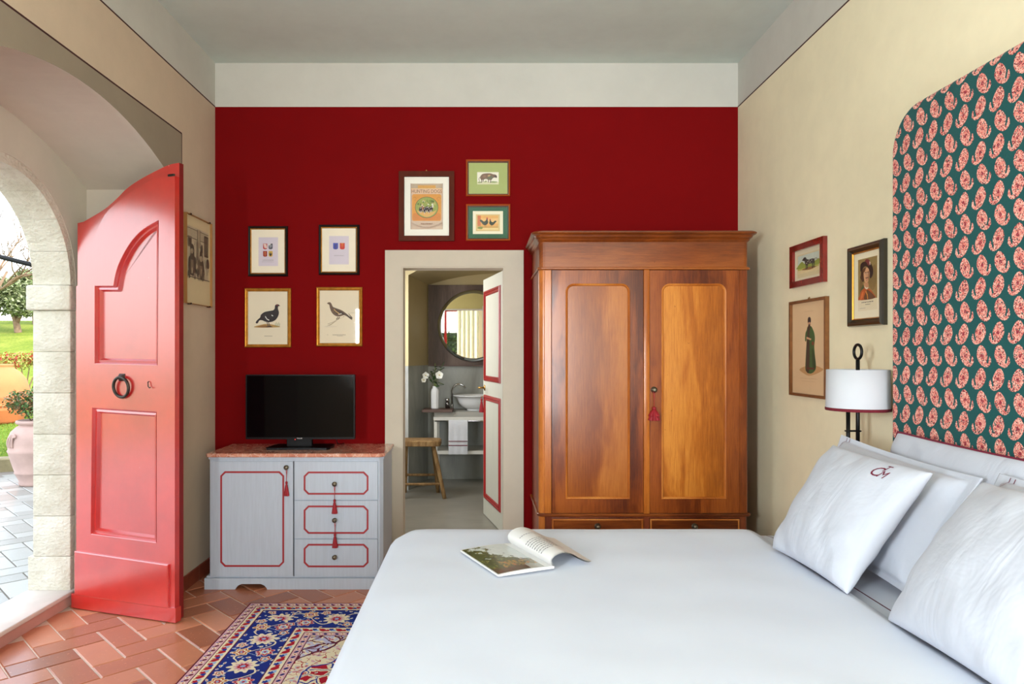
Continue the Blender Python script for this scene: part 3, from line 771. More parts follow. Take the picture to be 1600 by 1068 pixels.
# ------------------------------------------------------------------ bed
BZ = .735; bx0, bx1, by0, by1 = -.365, 1.69, 1.02, 2.94
nb = NB('white_cotton'); p = nb.pos(); n = nb.noise(p, 3, 3)
nb.bump(nb.noise(p, 7, 4, .55)*1.0+nb.noise(nb.scl(p, 1, .35, 1), 22, 3)*.15, .10, .012)
m_cotton = nb.fin(nb.ramp(n, [(.3, lin((202, 210, 226))), (.7, lin((208, 216, 230)))]), .75, sheen=.15, spec=.3)
nb = NB('white_cotton_pillow'); p = nb.pos(); n = nb.noise(p, 5, 4, .6, .6)
nb.bump(n*1.2+nb.noise(nb.scl(p, 1, 2.5, .8), 4, 3, .5, 1.0)*1.6, .17, .02)
m_pillow = nb.fin(lin((190, 195, 206)), .8, sheen=.1, spec=.25)
m_burg = flat((112, 18, 50), .6, name='burgundy_thread')
nb = NB('sheet_with_burgundy_line'); p = nb.pos(); w = nb.world(); x, y, z = nb.xyz(w)
ln = ((x-1.205).abs() < .0028)*(z > .5)
nb.bump(nb.noise(p, 9, 4, .6), .12, .01)
m_sheet = nb.fin(nb.mix(ln, lin((200, 207, 219)), lin((84, 20, 44))), .8, spec=.25)
m_mattress = flat((226, 222, 214), .9, name='mattress_ticking'); m_base = flat((150, 140, 124), .8, name='bed_base_fabric')
tb = thing('bed', 'wide bed base and mattress under white bedding', 'bed', ((bx0+bx1)/2, (by0+by1)/2, 0))
MB().box(bx0+.06, bx1-.005, by0+.06, by1-.06, .42, .69, m_mattress, .04, 3).build('mattress', tb)
MB().box(bx0+.08, bx1-.005, by0+.08, by1-.08, .12, .42, m_base, .01, 2).build('bed_base', tb)
for lx in (.62, bx1-.12):
    for ly in (by0+.15, by1-.15): MB().lathe([(.025, 0), (.03, .12)], (lx, ly, .0), 14, m_dooredge).build('leg', tb)

def drape(x0, x1, y0, y1, z, prof, r, head_drop, mat, amp, seed=0, end_edge=None):
    """cloth laid over the bed: rings growing from the middle, then down the sides; the head side only folds over by head_drop"""
    N = 56; loop = []
    base = rrect(x0, x1, y0, y1, r, 8, (1, 0, 0, 1))
    tot = 0; seg = []
    for i in range(len(base)):
        a, b = base[i], base[(i+1) % len(base)]; seg.append(sqrt((a[0]-b[0])**2+(a[1]-b[1])**2))
    L = sum(seg); M = 260; k = 0; acc = 0
    for j in range(M):
        s = L*j/M
        while s > acc+seg[k]+1e-9: acc += seg[k]; k += 1
        a, b = base[k], base[(k+1) % len(base)]; f = (s-acc)/max(seg[k], 1e-9); loop.append((a[0]+(b[0]-a[0])*f, a[1]+(b[1]-a[1])*f))
    cx, cy = (x0+x1)/2, (y0+y1)/2; vs = []; rings = 0
    for i in range(1, 29):
        s = i/28; s = s**.8
        for (x, y) in loop:
            X, Y = cx+(x-cx)*s, cy+(y-cy)*s
            puff = -.010*max(0, 1-min(x1-X+.2, X-x0, y1-Y, Y-y0)/.12)**2
            vs.append((X, Y, z+puff+amp*(nz(X*1.7+seed, Y*1.7, 0)+.5*nz(X*4, Y*5+seed, 3))))
        rings += 1
    off = [offset(loop, -d) for d, _ in prof]
    for (d, dz), lo_ in zip(prof, off):
        for j, (x, y) in enumerate(lo_):
            ox, oy = loop[j]; head = ox > x1-.004
            fold = .012*sin(j*.55+seed)*min(1, max(0, -dz-.12)/.3)+.008*sin(j*1.3)*min(1, max(0, -dz-.2)/.3)
            if head:
                t = min(1, -dz/.09); X, Y, Z = x1+.012*sin(t*pi/2) if -dz < .09 else x1+.012-.012*min(1, (-dz-.09)*5), min(max(oy, y0), y1), z-.01-head_drop*t
                if abs(oy-y0) < .01 or abs(oy-y1) < .01: X = x1
            else:
                nx, ny = x-ox, y-oy; l = sqrt(nx*nx+ny*ny)+1e-9; X, Y = x+nx/l*fold, y+ny/l*fold; Z = z-.01+dz
                X = min(X, x1+.004)
            vs.append((X, Y, Z+amp*.5*nz(X*4, Y*4, 5)))
        rings += 1
    c = len(vs); vs.append((cx, cy, z+amp*nz(cx, cy)))
    fs = [(i*M+k, i*M+(k+1) % M, (i+1)*M+(k+1) % M, (i+1)*M+k) for i in range(rings-1) for k in range(M)]
    fs += [(c, (k+1) % M, k) for k in range(M)]
    mb = MB(); mb.add(vs, fs, mat, True); return mb
edge = [(.012, -.002), (.026, -.010), (.038, -.024), (.046, -.044), (.050, -.08), (.052, -.14), (.054, -.22), (.056, -.32), (.058, -.42), (.060, -.52)]
mb = drape(bx0+.035, bx1-.004, by0+.035, by1-.035, BZ-.018, edge[:8], .12, .02, m_sheet, .002, 4)
o = mb.build('flat_sheet'); tag(o, 'white top sheet with one thin burgundy line showing by the pillows', 'bed sheet')
mb = drape(bx0+.04, 1.135, by0, by1, BZ, edge, .16, .022, m_cotton, .005, 1)
o = mb.build('duvet'); tag(o, 'plain white duvet spread over the bed and hanging at the foot', 'duvet')

# ------------------------------------------------------------------ pillows
def pillow(name, label, B0, B1, T0, T1, front, back, flange=0, mat=m_pillow, seed=0, group=None, concave=.05, sag=.0):
    """B0,B1 = lower corners (far, near), T0,T1 = upper corners"""
    B0, B1, T0, T1 = map(Vector, (B0, B1, T0, T1))
    U = ((B1-B0)+(T1-T0)).normalized(); V = ((T0-B0)+(T1-B1)).normalized(); Nn = U.cross(V); 
    if Nn.x > 0: Nn = -Nn
    def S(u, v, side, lift=0.):
        a, b = (u+1)/2, (v+1)/2
        q = B0*(1-a)*(1-b)+B1*a*(1-b)+T0*(1-a)*b+T1*a*b
        mid = (B0+B1+T0+T1)/4
        w = (B1-B0).length/2; h = (T0-B0).length/2
        q = q-U*(u*w*concave*(1-v*v)**1.0)-V*(v*h*concave*(1-u*u))
        lim = 1-flange; uu, vv = min(1, abs(u)/lim), min(1, abs(v)/lim)
        t = (max(0, 1-uu**2.2)*max(0, 1-vv**2.2))**.42
        th = front if side > 0 else back
        wr = .004*nz(u*2.3+seed, v*2.3, seed)*(.4+t)+.007*nz((u+v)*3.2+seed, (v-u)*1.0, 2)*(1-t*.5)
        cr = .010*sin((u*v)*9+seed)*max(0, abs(u)+abs(v)-1.0)*t          # creases running in from the corners
        return tuple(q+Nn*(side*(th*t+.0035)+(wr+cr)*(1 if side > 0 else .6)*min(1, t*3+.35)+lift-.012*sag*(1-t)))
    t = thing(name, label, 'pillow', tuple((B0+B1)/2), group)
    mb = MB(); n = 44; vs = []
    g = lambda k: sin((k/n*2-1)*pi/2*.92)/sin(pi/2*.92)
    for side in (1, -1):
        for i in range(n+1):
            for j in range(n+1): vs.append(S(g(i), g(j), side))
    o2 = (n+1)**2
    fs = [(s_*o2+i*(n+1)+j, s_*o2+(i+1)*(n+1)+j, s_*o2+(i+1)*(n+1)+j+1, s_*o2+i*(n+1)+j+1) for s_ in (0, 1) for i in range(n) for j in range(n)]
    rim = [(i, 0) for i in range(n)]+[(n, j) for j in range(n)]+[(n-i, n) for i in range(n)]+[(0, n-j) for j in range(n)]
    ids = [i*(n+1)+j for i, j in rim]; R = len(ids)
    fs += [(ids[k], ids[(k+1) % R], o2+ids[(k+1) % R], o2+ids[k]) for k in range(R)]
    mb.add(vs, fs, mat, True); mb.build('pillowcase', t)
    return t, S
bz = BZ+.006
t1, S1 = pillow('pillow', 'small square white pillow with burgundy monogram leaning nearest the foot of the bed', (1.10, 2.60, bz), (1.115, 2.105, bz-.0), (1.335, 2.61, 1.125), (1.365, 2.09, 1.11), .078, .045, seed=1, concave=.035)
# monogram, mapped on the cloth
def mono(S, body, size, uo, vo, slant, ww, hh):
    v_, f_ = text_mesh(body, size, 'LEFT'); out = []
    for x, y, z in v_:
        out.append(S(uo+(x+slant*y)/ww*2, vo+y/hh*2, 1, .0016))
    return out, f_
mb = MB()
for body, size, uo, vo, sl in (('C', .056, .40, .66, .12), ('T', .040, .50, .77, .2), ('M', .040, .53, .66, .3)):
    v_, f_ = mono(S1, body, size, uo, vo, sl, .50, .43); mb.add(v_, f_, m_burg)
o = mb.build('monogram', t1, recalc=False); o['label'] = 'burgundy embroidered letters'
t2, S2 = pillow('pillow', 'large square white pillow at the right edge, leaning in front of the others', (1.12, 1.893, bz), (1.12, 1.33, bz), (1.379, 1.89, 1.118), (1.379, 1.33, 1.118), .095, .045, seed=5, concave=.03)
def stripes(S, t, us, v0, v1, along='v'):
    mb = MB()
    for u in us:
        pts = []
        for k in range(31):
            f = v0+(v1-v0)*k/30
            a, b = ((u-.004, f), (u+.004, f)) if along == 'v' else ((f, u-.006), (f, u+.006))
            pts += [S(*a, 1, .0012), S(*b, 1, .0012)]
        mb.add(pts, [(2*k, 2*k+1, 2*k+3, 2*k+2) for k in range(30)], m_burg, True)
    o = mb.build('stripes', t, recalc=False); o['label'] = 'two burgundy stitched lines'
t3, S3 = pillow('pillow', 'white flanged pillow with two burgundy lines, behind the monogrammed pillow', (1.30, 2.80, bz), (1.293, 2.085, bz), (1.500, 2.87, 1.135), (1.515, 2.085, 1.095), .10, .05, flange=.10, seed=9, concave=.045)
stripes(S3, t3, (-.86, -.805), -.98, .98)
t4, S4 = pillow('pillow', 'white flanged pillow behind the large pillow at the right edge', (1.30, 2.035, bz), (1.30, 1.33, bz), (1.53, 2.035, 1.118), (1.53, 1.33, 1.118), .10, .05, flange=.10, seed=14, concave=.045)
stripes(S4, t4, (-.86, -.805), -.98, .98)
t5, S5 = pillow('pillow', 'rearmost white pillow with burgundy piping against the patterned headboard', (1.51, 2.70, bz), (1.51, 1.99, bz), (1.628, 2.69, 1.165), (1.628, 1.99, 1.150), .055, .03, seed=21, concave=.02)
n = 40; rim = [(-1+2*k/n, -1) for k in range(n)]+[(1, -1+2*k/n) for k in range(n)]+[(1-2*k/n, 1) for k in range(n)]+[(-1, 1-2*k/n) for k in range(n)]
o = MB().tube([S5(u, v, 1, 0) for u, v in rim], .0062, m_burg, 6, True).build('piping', t5); o['label'] = 'burgundy corded edge'

# ------------------------------------------------------------------ headboard with a paisley print
nb = NB('teal_paisley_linen'); p = nb.world(); X, Y, Z = nb.xyz(p)
wob = nb.noise(p, 260, 2, .6); wob2 = nb.noise(p, 90, 2, .6)
dj = (wob-.5)*.008
def paisley(mir, oy, oz, seed):
    """signed distance (positive inside) and local coordinates"""
    py, pz = .0815, .1530
    col = ((Y+oy)/py).floor()
    u = ((Y+oy).cell(py))*(-mir)+.006; v = (Z+oz).cell(pz)-.003
    # pointed oval
    ax = ((u+v*.14)/.0252).abs(); ay = ((v-.0092)/.0345).abs()
    body = 1.0-(ax**1.8+ay**1.5)
    body = body*.014
    def circ(cx, cz, r): return -((u-cx)*(u-cx)+(v-cz)*(v-cz)).sqrt()+r
    d = body
    for (cx, cz, r) in ((.005, -.0130, .0135), (.011, -.0195, .0100), (.018, -.0230, .0074), (.0245, -.0230, .0060), (.0305, -.0190, .0056), (.0340, -.0120, .0066), (.0350, -.0040, .0052), (.0345, .0035, .0030)):
        d = d.max(circ(cx, cz, r))
    return d, u, v, col
dA, uA, vA, cA = paisley(1, 0, 0, 1); dB, uB, vB, cB = paisley(-1, -.022, .0765, 2)
d = dA.max(dB)+dj*.35; useB = dB > dA
def fl(u, v): return (u*u+(v-.008)*(v-.008)).sqrt()
rr = fl(uA, vA)*(1-useB)+fl(uB, vB)*useB
inside = d > 0
cellc = nb.vor(p, 280, 'F1', 1, 'Color'); xs = E(nb, cellc)
r1 = nb.t.nodes.new('ShaderNodeSeparateXYZ'); nb.t.links.new(cellc, r1.inputs[0]); rA = E(nb, r1.outputs[0]); rB = E(nb, r1.outputs[1])
vd = nb.vor(p, 190)
ink = nb.mix(rA > .55, lin((226, 146, 132)), lin((240, 186, 168)))
ink = nb.mix((rA > .30)*(rA < .52), ink, lin((212, 104, 96)))
ink = nb.mix((rB > .84), ink, lin((128, 34, 48))); ink = nb.mix((rB < .07), ink, lin((44, 78, 74)))
ink = nb.mix((rr < .0065)*(wob > .42), ink, lin((150, 38, 56)))
ink = nb.mix(((rr-.011).abs() < .0018)*(wob > .5), ink, lin((226, 120, 104)))
weave = nb.noise(nb.scl(p, 1, 1, 6), 420, 2)
tealc = nb.ramp(weave, [(.35, lin((10, 66, 68))), (.65, lin((20, 92, 90)))])
nb.bump(weave+nb.noise(p, 3, 2)*3, .10, .003)
m_paisley = nb.fin(nb.mix(inside, tealc, ink), .9, spec=.2, sheen=.1)
hx, hy0, hy1, hz0, hz1 = 1.69, 1.10, 2.85, .30, 2.452
T_hb = ((0, 0, 0), (0, 1, 0), (0, 0, 1), (-1, 0, 0))
th = thing('headboard', 'tall upholstered headboard in teal fabric with pink paisley print', 'headboard', (1.75, (hy0+hy1)/2, hz0))
mb = MB(T_hb); lp = rrect(hy0, hy1, hz0, hz1, .17, 12, (0, 0, 1, 1))
prev = lp; mb.prism(lp, -XR+.001, -hx-.022, m_paisley)
w = -hx-.022
for k in range(1, 7):
    a = pi/2*k/6; nd = .022*(1-cos(a)); pd = .022*(1-cos(pi/2*(k-1)/6)); nw = -hx-.022+.022*sin(a)
    prev = mb.mould(prev, nd-pd, w, nw, m_paisley, True); w = nw
mb.poly(prev, w, m_paisley)
# a soft cushion face
mb.build('upholstery', th)

# ------------------------------------------------------------------ lamp beside the bed
LX, LY = 1.637, 3.0
m_blk = flat((22, 22, 22), .38, metal=.6, name='blackened_metal', var=.15)
nb = NB('white_lampshade_fabric'); p = nb.pos(); nb.bump(nb.noise(nb.scl(p, 1, 1, .1), 200, 2), .06, .001)
m_shade = nb.fin(lin((202, 205, 211)), .8, spec=.2)
m_gimp = flat((112, 16, 36), .8, name='burgundy_gimp', bump=.6, scale=200)
tl = thing('bedside_lamp', 'lamp with white drum shade and twin black rods beside the headboard', 'lamp', (LX, LY, .92))
zs0, zs1 = 1.232, 1.403
MB().lathe([(.1265, zs0), (.124, zs1), (.121, zs1), (.1235, zs0)], (LX, LY, 0), 64, m_shade, cap=False).build('lamp_shade', tl)
MB().lathe([(.1275, zs0-.006), (.1290, zs0), (.1275, zs0+.007), (.1225, zs0+.004), (.1225, zs0-.004), (.1275, zs0-.006)], (LX, LY, 0), 64, m_gimp, cap=False).build('shade_trim', tl)
mb = MB()
for a in (0, 2*pi/3, 4*pi/3): mb.tube([(LX, LY, zs1-.03), (LX+.122*cos(a), LY+.122*sin(a), zs1-.03)], .002, m_blk, 6)
mb.build('shade_spider', tl)
MB().tube([(LX, LY, .93), (LX, LY, 1.445)], .0082, m_blk, 12).build('rod', tl)
MB().tube([(LX-.042, LY, .93), (LX-.042, LY, 1.235)], .0082, m_blk, 12).build('rod', tl)
MB().tube([(LX, LY+.031*cos(a), 1.480+.031*sin(a)) for a in [2*pi*k/32 for k in range(32)]], .0062, m_blk, 10, True).build('ring_finial', tl)
def loopz(z): return [(LX-.042-.012*cos(a) if cos(a) > 0 else LX-.012*cos(a), LY+.012*sin(a), z) for a in [2*pi*(k+.5)/24 for k in range(24)]]
for z in (1.137, 1.030): MB().tube(loopz(z), .003, m_blk, 6, True).build('collar', tl)
MB().box(LX-.055, XR-.012, LY-.012, LY+.012, .92, .945, m_blk, .003).build('wall_arm', tl)
MB().box(XR-.014, XR-.001, LY-.04, LY+.04, .87, .99, m_blk, .004).build('wall_plate', tl)

# ------------------------------------------------------------------ magazine lying open on the duvet
m_page = flat((216, 216, 214), .35, name='coated_paper', var=.02); m_textink = flat((70, 72, 78), .6, name='grey_print')
sp0, sp1 = Vector((.250, 2.352)), Vector((.118, 2.640))       # spine, near and far end
ax = (sp1-sp0).normalized(); pl = Vector((-ax.y, ax.x)); pl = pl if pl.x < 0 else -pl
ML = (sp1-sp0).length; zb_ = BZ+.0065
T_mag = ((sp0.x, sp0.y, zb_), (pl.x, pl.y, 0), (ax.x, ax.y, 0), (0, 0, 1))
tm = thing('magazine', 'open magazine with a landscape photograph lying on the white duvet', 'magazine', (sp0.x, sp0.y, BZ))
PW = .212
def lz(u): return .006+.004*sin(min(1, u/PW)*pi)+.002*(1-u/PW)
mb = MB(T_mag); n = 14
mb.grid(lambda a, b: (a*PW, b*ML, lz(a*PW)), n, 6, m_page); mb.grid(lambda a, b: (a*PW, b*ML, .0), n, 6, m_page)
for b in (0, 1): mb.grid(lambda a, c, b=b: (a*PW, b*ML, c*lz(a*PW)), n, 1, m_page)
mb.grid(lambda a, c: (PW, a*ML, c*lz(PW)), 4, 1, m_page)
mb.build('left_pages', tm)
# printed landscape: sky, trees, hedge, lawn
nb = NB('printed_landscape_photo'); p = nb.world(); 
def locuv(nb, p):
    x, y, z = nb.xyz(p); dx, dy = x-sp0.x, y-sp0.y
    return (dx*pl.x+dy*pl.y)/PW, (dx*ax.x+dy*ax.y)/ML
u, v = locuv(nb, p); n1 = nb.noise(p, 38, 5, .7); n2 = nb.noise(p, 90, 3, .6)
sky = nb.mix(n1, lin((214, 218, 214)), lin((170, 182, 186)))
tree = nb.ramp(n2, [(.35, lin((30, 42, 22))), (.55, lin((70, 84, 36))), (.72, lin((140, 130, 60)))])
c = nb.mix((n1*.9+u*.45-v*.35+.02) > .52, sky, tree)
c = nb.mix(((v+n1*.5) < .62)*(u < .75), c, nb.ramp(n2, [(.35, lin((52, 58, 24))), (.5, lin((128, 112, 50))), (.7, lin((176, 92, 44)))]))
c = nb.mix(((v+n1*.25) < .30)*(u < .42), c, lin((158, 160, 148)))
c = nb.mix(((v+n1*.3) < .32)*(u > .40), c, nb.ramp(n2, [(.4, lin((44, 66, 26))), (.6, lin((96, 40, 26)))]))
m_photo = nb.fin(c, .25, coat=.3)
MB(T_mag).grid(lambda a, b: ((.16+a*.825)*PW, (.02+b*.96)*ML, lz((.16+a*.825)*PW)+.0006), 12, 4, m_photo).build('landscape_photograph', tm)
# the right-hand pages curl up and over
cp = smooth_loop([(0, .004), (-.012, .020), (-.014, .040), (.006, .058), (.040, .064), (.078, .052), (.115, .030), (.150, .013), (.178, .006)], 5, False)
ln_ = [0]
for i in range(1, len(cp)): ln_.append(ln_[-1]+sqrt((cp[i][0]-cp[i-1][0])**2+(cp[i][1]-cp[i-1][1])**2))
def curl(s, t, lift=0, k=1.0):
    s = max(0, min(.9999, s))*ln_[-1]; i = 0
    while i < len(cp)-2 and ln_[i+1] < s: i += 1
    f = (s-ln_[i])/(ln_[i+1]-ln_[i]); a, b = cp[i], cp[i+1]; w, h = a[0]+(b[0]-a[0])*f, a[1]+(b[1]-a[1])*f
    dx, dy = b[0]-a[0], b[1]-a[1]; l = sqrt(dx*dx+dy*dy); nx, ny = -dy/l, dx/l
    if ny < 0 and nx > 0: pass
    q = .86+.2*t
    return (-(w*q+nx*lift), t*ML, max(.0005, h*q*(.95)+ny*lift))
mb = MB(T_mag)
for k in range(5): mb.grid(lambda a, b, k=k: curl(a*(1-.012*k), b, -.0011*k), 44, 6, m_page)
mb.build('right_pages', tm)
mb = MB(T_mag); rnd = random.Random(3)
def words_on(fn, s0, s1, t, h, mb, mat, gapw=.008):
    s = s0
    while s < s1:
        w = rnd.uniform(.012, .045); e_ = min(s+w, s1)
        k = max(1, int((e_-s)/.012)); vs = []
        for i in range(k+1):
            q = s+(e_-s)*i/k; vs += [fn(q, t-h/2, .0006), fn(q, t+h/2, .0006)]
        mb.add(vs, [(2*i, 2*i+1, 2*i+3, 2*i+2) for i in range(k)], mat); s = e_+gapw
words_on(curl, .20, .62, .74, .011, mb, m_textink, .012); mb.build('printed_caption', tm, recalc=False); mb = MB(T_mag)
for j in range(8): words_on(curl, .16, .58 if j < 7 else .4, .56-.050*j, .012, mb, m_textink, .010)
mb.build('printed_text', tm, recalc=False)

# ------------------------------------------------------------------ persian rug
RX0, RX1, RY0, RY1 = -1.352, .40, 1.50, 4.055
nb = NB('persian_rug_wool'); p = nb.world(); X, Y, Z = nb.xyz(p)
wx = (nb.noise(p, 28, 2)-.5)*.010
dxl = (X-RX0).min(RX1-X); dyl = (RY1-Y).min(Y-RY0); d = dxl.min(dyl); isx = dxl < dyl
T = Y*isx+X*(1-isx)
NAVY, NAV2, CRM, PINK, RED, MAR, LAV, SKY, ORG = [lin(c) for c in ((12, 28, 100), (24, 50, 140), (232, 218, 184), (214, 168, 172), (172, 20, 40), (96, 20, 44), (186, 184, 212), (150, 176, 212), (196, 120, 70))]
def stage(cond, col, base): return nb.mix(cond, base, col)
def rosette(t, v, R, k, ph=0.0):
    r = (t*t+v*v).sqrt(); a = nb.math('ARCTAN2', v, t)
    return r/(R*((a*k+ph).sin()*.18+1.0))
def flower(c, t, v, R, k, cols):
    q = rosette(t, v, R, k)
    for lim, cc in zip((1.0, .86, .62, .40, .18), cols): c = stage(q < lim, cc, c)
    return c
def guard(c, lo, hi, ground, per, blobs):
    mid = (lo+hi)/2; v = d-mid; g = ground
    for (off_, R, k, col, vo) in blobs:
        q = rosette((T+off_).cell(per), v-vo+wx*.6, R, k); g = stage(q < 1.0, col, g)
    return stage((d > lo)*(d < hi), g, c)
cfl = nb.vor(p, 46, 'F1', 1, 'Color'); sc = nb.t.nodes.new('ShaderNodeSeparateXYZ'); nb.t.links.new(cfl, sc.inputs[0]); ra, rb = E(nb, sc.outputs[0]), E(nb, sc.outputs[1])
vf46 = nb.vor(p, 46)
c = MAR
c = guard(c, .008, .050, PINK, .052, ((0, .010, 2, MAR, .004), (.026, .011, 4, CRM, 0), (.026, .005, 3, RED, 0), (.010, .005, 2, NAV2, -.010)))
c = guard(c, .055, .112, CRM, .088, ((0, .017, 2, RED, 0), (.030, .012, 3, SKY, .006), (.044, .013, 5, RED, -.006), (.062, .012, 3, NAV2, .004), (.018, .006, 2, ORG, -.016), (.074, .007, 3, ORG, -.012)))
# main border
vm = d-.240+wx; tm_ = T+wx
g = nb.mix(nb.noise(p, 6, 2), NAVY, NAV2)
vine = ((vm-((tm_*(2*pi/.31)).sin()*.075)).abs()); g = stage(vine < .0045, CRM, g)
vine = ((vm+((tm_*(2*pi/.31)+.9).sin()*.085)).abs()); g = stage(vine < .0035, SKY, g)
warpp = nb.vec(X+nb.noise(p, 20, 2)*.05, Y+nb.noise(nb.scl(p, 1, -1, 1), 20, 2)*.05, 0)
ve = nb.vor(warpp, 29); 
g = stage((ve < .30), SKY, g); g = stage((ve < .24), CRM, g); g = stage(ve < .15, RED, g); g = stage(ve < .07, CRM, g)
g = flower(g, (tm_+.02).cell(.31), vm, .064, 10, (CRM, CRM, PINK, RED, SKY))
g = flower(g, (tm_+.175).cell(.31), vm-.055, .042, 7, (PINK, RED, CRM, SKY, RED))
g = flower(g, (tm_+.175).cell(.31), vm+.060, .040, 6, (CRM, ORG, CRM, RED, SKY))
g = flower(g, (tm_+.095).cell(.31), vm+.085, .026, 5, (PINK, CRM, RED, CRM, NAVY))
g = flower(g, (tm_+.255).cell(.31), vm-.080, .026, 5, (CRM, RED, CRM, SKY, NAVY))
c = stage((d > .118)*(d < .362), g, c)
c = guard(c, .367, .425, CRM, .088, ((0, .018, 2, RED, 0), (.030, .012, 3, SKY, .006), (.044, .013, 5, NAV2, -.006), (.062, .011, 3, RED, .006), (.018, .006, 2, ORG, -.016)))
c = guard(c, .430, .466, PINK, .060, ((0, .010, 2, NAVY, 0), (.030, .011, 4, CRM, 0), (.030, .005, 3, RED, 0)))
# field: lavender corners, cream ground, red medallion
mx_, my_ = (RX0+RX1)/2, (RY0+RY1)/2
ex, ey = (X-mx_)/.50, (Y-my_)/.84; rad = (ex*ex+ey*ey).sqrt(); ang = nb.math('ARCTAN2', ey, ex)
rad = rad+(ang*12).sin()*.035+(nb.noise(p, 9, 2)-.5)*.10
ved = nb.vor(warpp, 13, 'DISTANCE_TO_EDGE'); ved2 = nb.vor(warpp, 24, 'DISTANCE_TO_EDGE')
f = stage(rb > .6, CRM, LAV); f = stage(ve < .22, PINK, f); f = stage(ve < .12, RED, f); f = stage(((ve-.36).abs() < .035), CRM, f); f = stage(ved < .045, MAR, f)
gc = stage(ve < .34, PINK, CRM); gc = stage(ve < .17, ORG, gc); gc = stage(ve < .09, NAV2, gc); gc = stage((ved2 < .035)*(ra > .45), RED, gc); gc = stage(((ve-.42).abs() < .03)*(rb > .5), SKY, gc)
gr = stage(ved < .13, CRM, RED); gr = stage(ved < .030, NAV2, gr); gr = stage(ve < .20, CRM, gr); gr = stage(ve < .12, SKY, gr); gr = stage(ve < .06, RED, gr)
f = stage(rad < 1.0, MAR, f); f = stage(rad < .98, gc, f); f = stage(rad < .80, NAV2, f); f = stage(rad < .785, gr, f)
f = stage(rad < .42, NAVY, f); f = stage((rad < .42)*(ve < .28), CRM, f); f = stage((rad < .42)*(ve < .14), RED, f)
c = stage(d > .471, f, c)
nb.bump(nb.noise(p, 320, 2)+nb.noise(nb.scl(p, 1, 4, 1), 110, 2), .35, .004)
m_rug = nb.fin(nb.mix(nb.noise(p, 260, 2)*.10, c, lin((120, 110, 120))), .95, spec=.08)
tr = thing('persian_rug', 'blue bordered oriental rug with cream and red field on the tile floor', 'rug', ((RX0+RX1)/2, (RY0+RY1)/2, 0))
MB().grid(lambda a, b: (RX0+(RX1-RX0)*a, RY0+(RY1-RY0)*b, .011+.0015*nz(a*9, b*12)), 30, 40, m_rug).prism(rect(RX0, RX1, RY0, RY1), .001, .009, m_rug).build('pile', tr)
m_fringe = flat((196, 160, 170), .9, name='rug_fringe', var=.3, scale=200)
mb = MB(); rnd = random.Random(8)
for k in range(620):
    x = RX0+(RX1-RX0)*k/620; l = rnd.uniform(.012, .022)
    mb.add([(x, RY1, .008), (x+.0022, RY1, .008), (x+.001+rnd.uniform(-.003, .003), RY1+l, .002)], [(0, 1, 2)], m_fringe)
o = mb.build('fringe', tr, recalc=False); o['kind'] = 'stuff'

# ------------------------------------------------------------------ framed pictures
def ink(c): return flat(c, .55, name='print_ink_%02x%02x%02x' % tuple(c), var=.05, scale=60)
m_gold = flat((200, 140, 56), .46, metal=.85, name='gilded_wood', var=.22, scale=40, bump=.2)
m_blackfr = flat((20, 12, 10), .4, name='black_lacquer_frame', spec=.25)
m_brownfr = flat((84, 32, 14), .6, spec=.15, name='brown_wood_frame', var=.15, scale=30, stretch=(1, 1, .3))
m_orangefr = flat((178, 84, 34), .45, name='orange_wood_frame', spec=.25)
m_mahog = flat((118, 22, 18), .22, name='mahogany_veneer', var=.25, scale=20, coat=.6)
m_walfr = flat((120, 74, 34), .4, name='walnut_strip_frame', var=.2, scale=30)
m_dkolive = flat((44, 38, 26), .3, name='dark_olive_frame', coat=.5)
m_board = lambda c: flat(c, .8, name='mat_board_%02x%02x%02x' % tuple(c), var=.015)
nb = NB('picture_glass'); nb.t.nodes.remove(nb.b)
tr_ = nb.t.nodes.new('ShaderNodeBsdfTransparent'); gl = nb.t.nodes.new('ShaderNodeBsdfGlossy'); gl.inputs['Roughness'].default_value = .03
mx = nb.t.nodes.new('ShaderNodeMixShader'); mx.inputs[0].default_value = .014
nb.t.links.new(tr_.outputs[0], mx.inputs[1]); nb.t.links.new(gl.outputs[0], mx.inputs[2]); nb.t.links.new(mx.outputs[0], nb.out.inputs[0]); m_picglass = nb.m

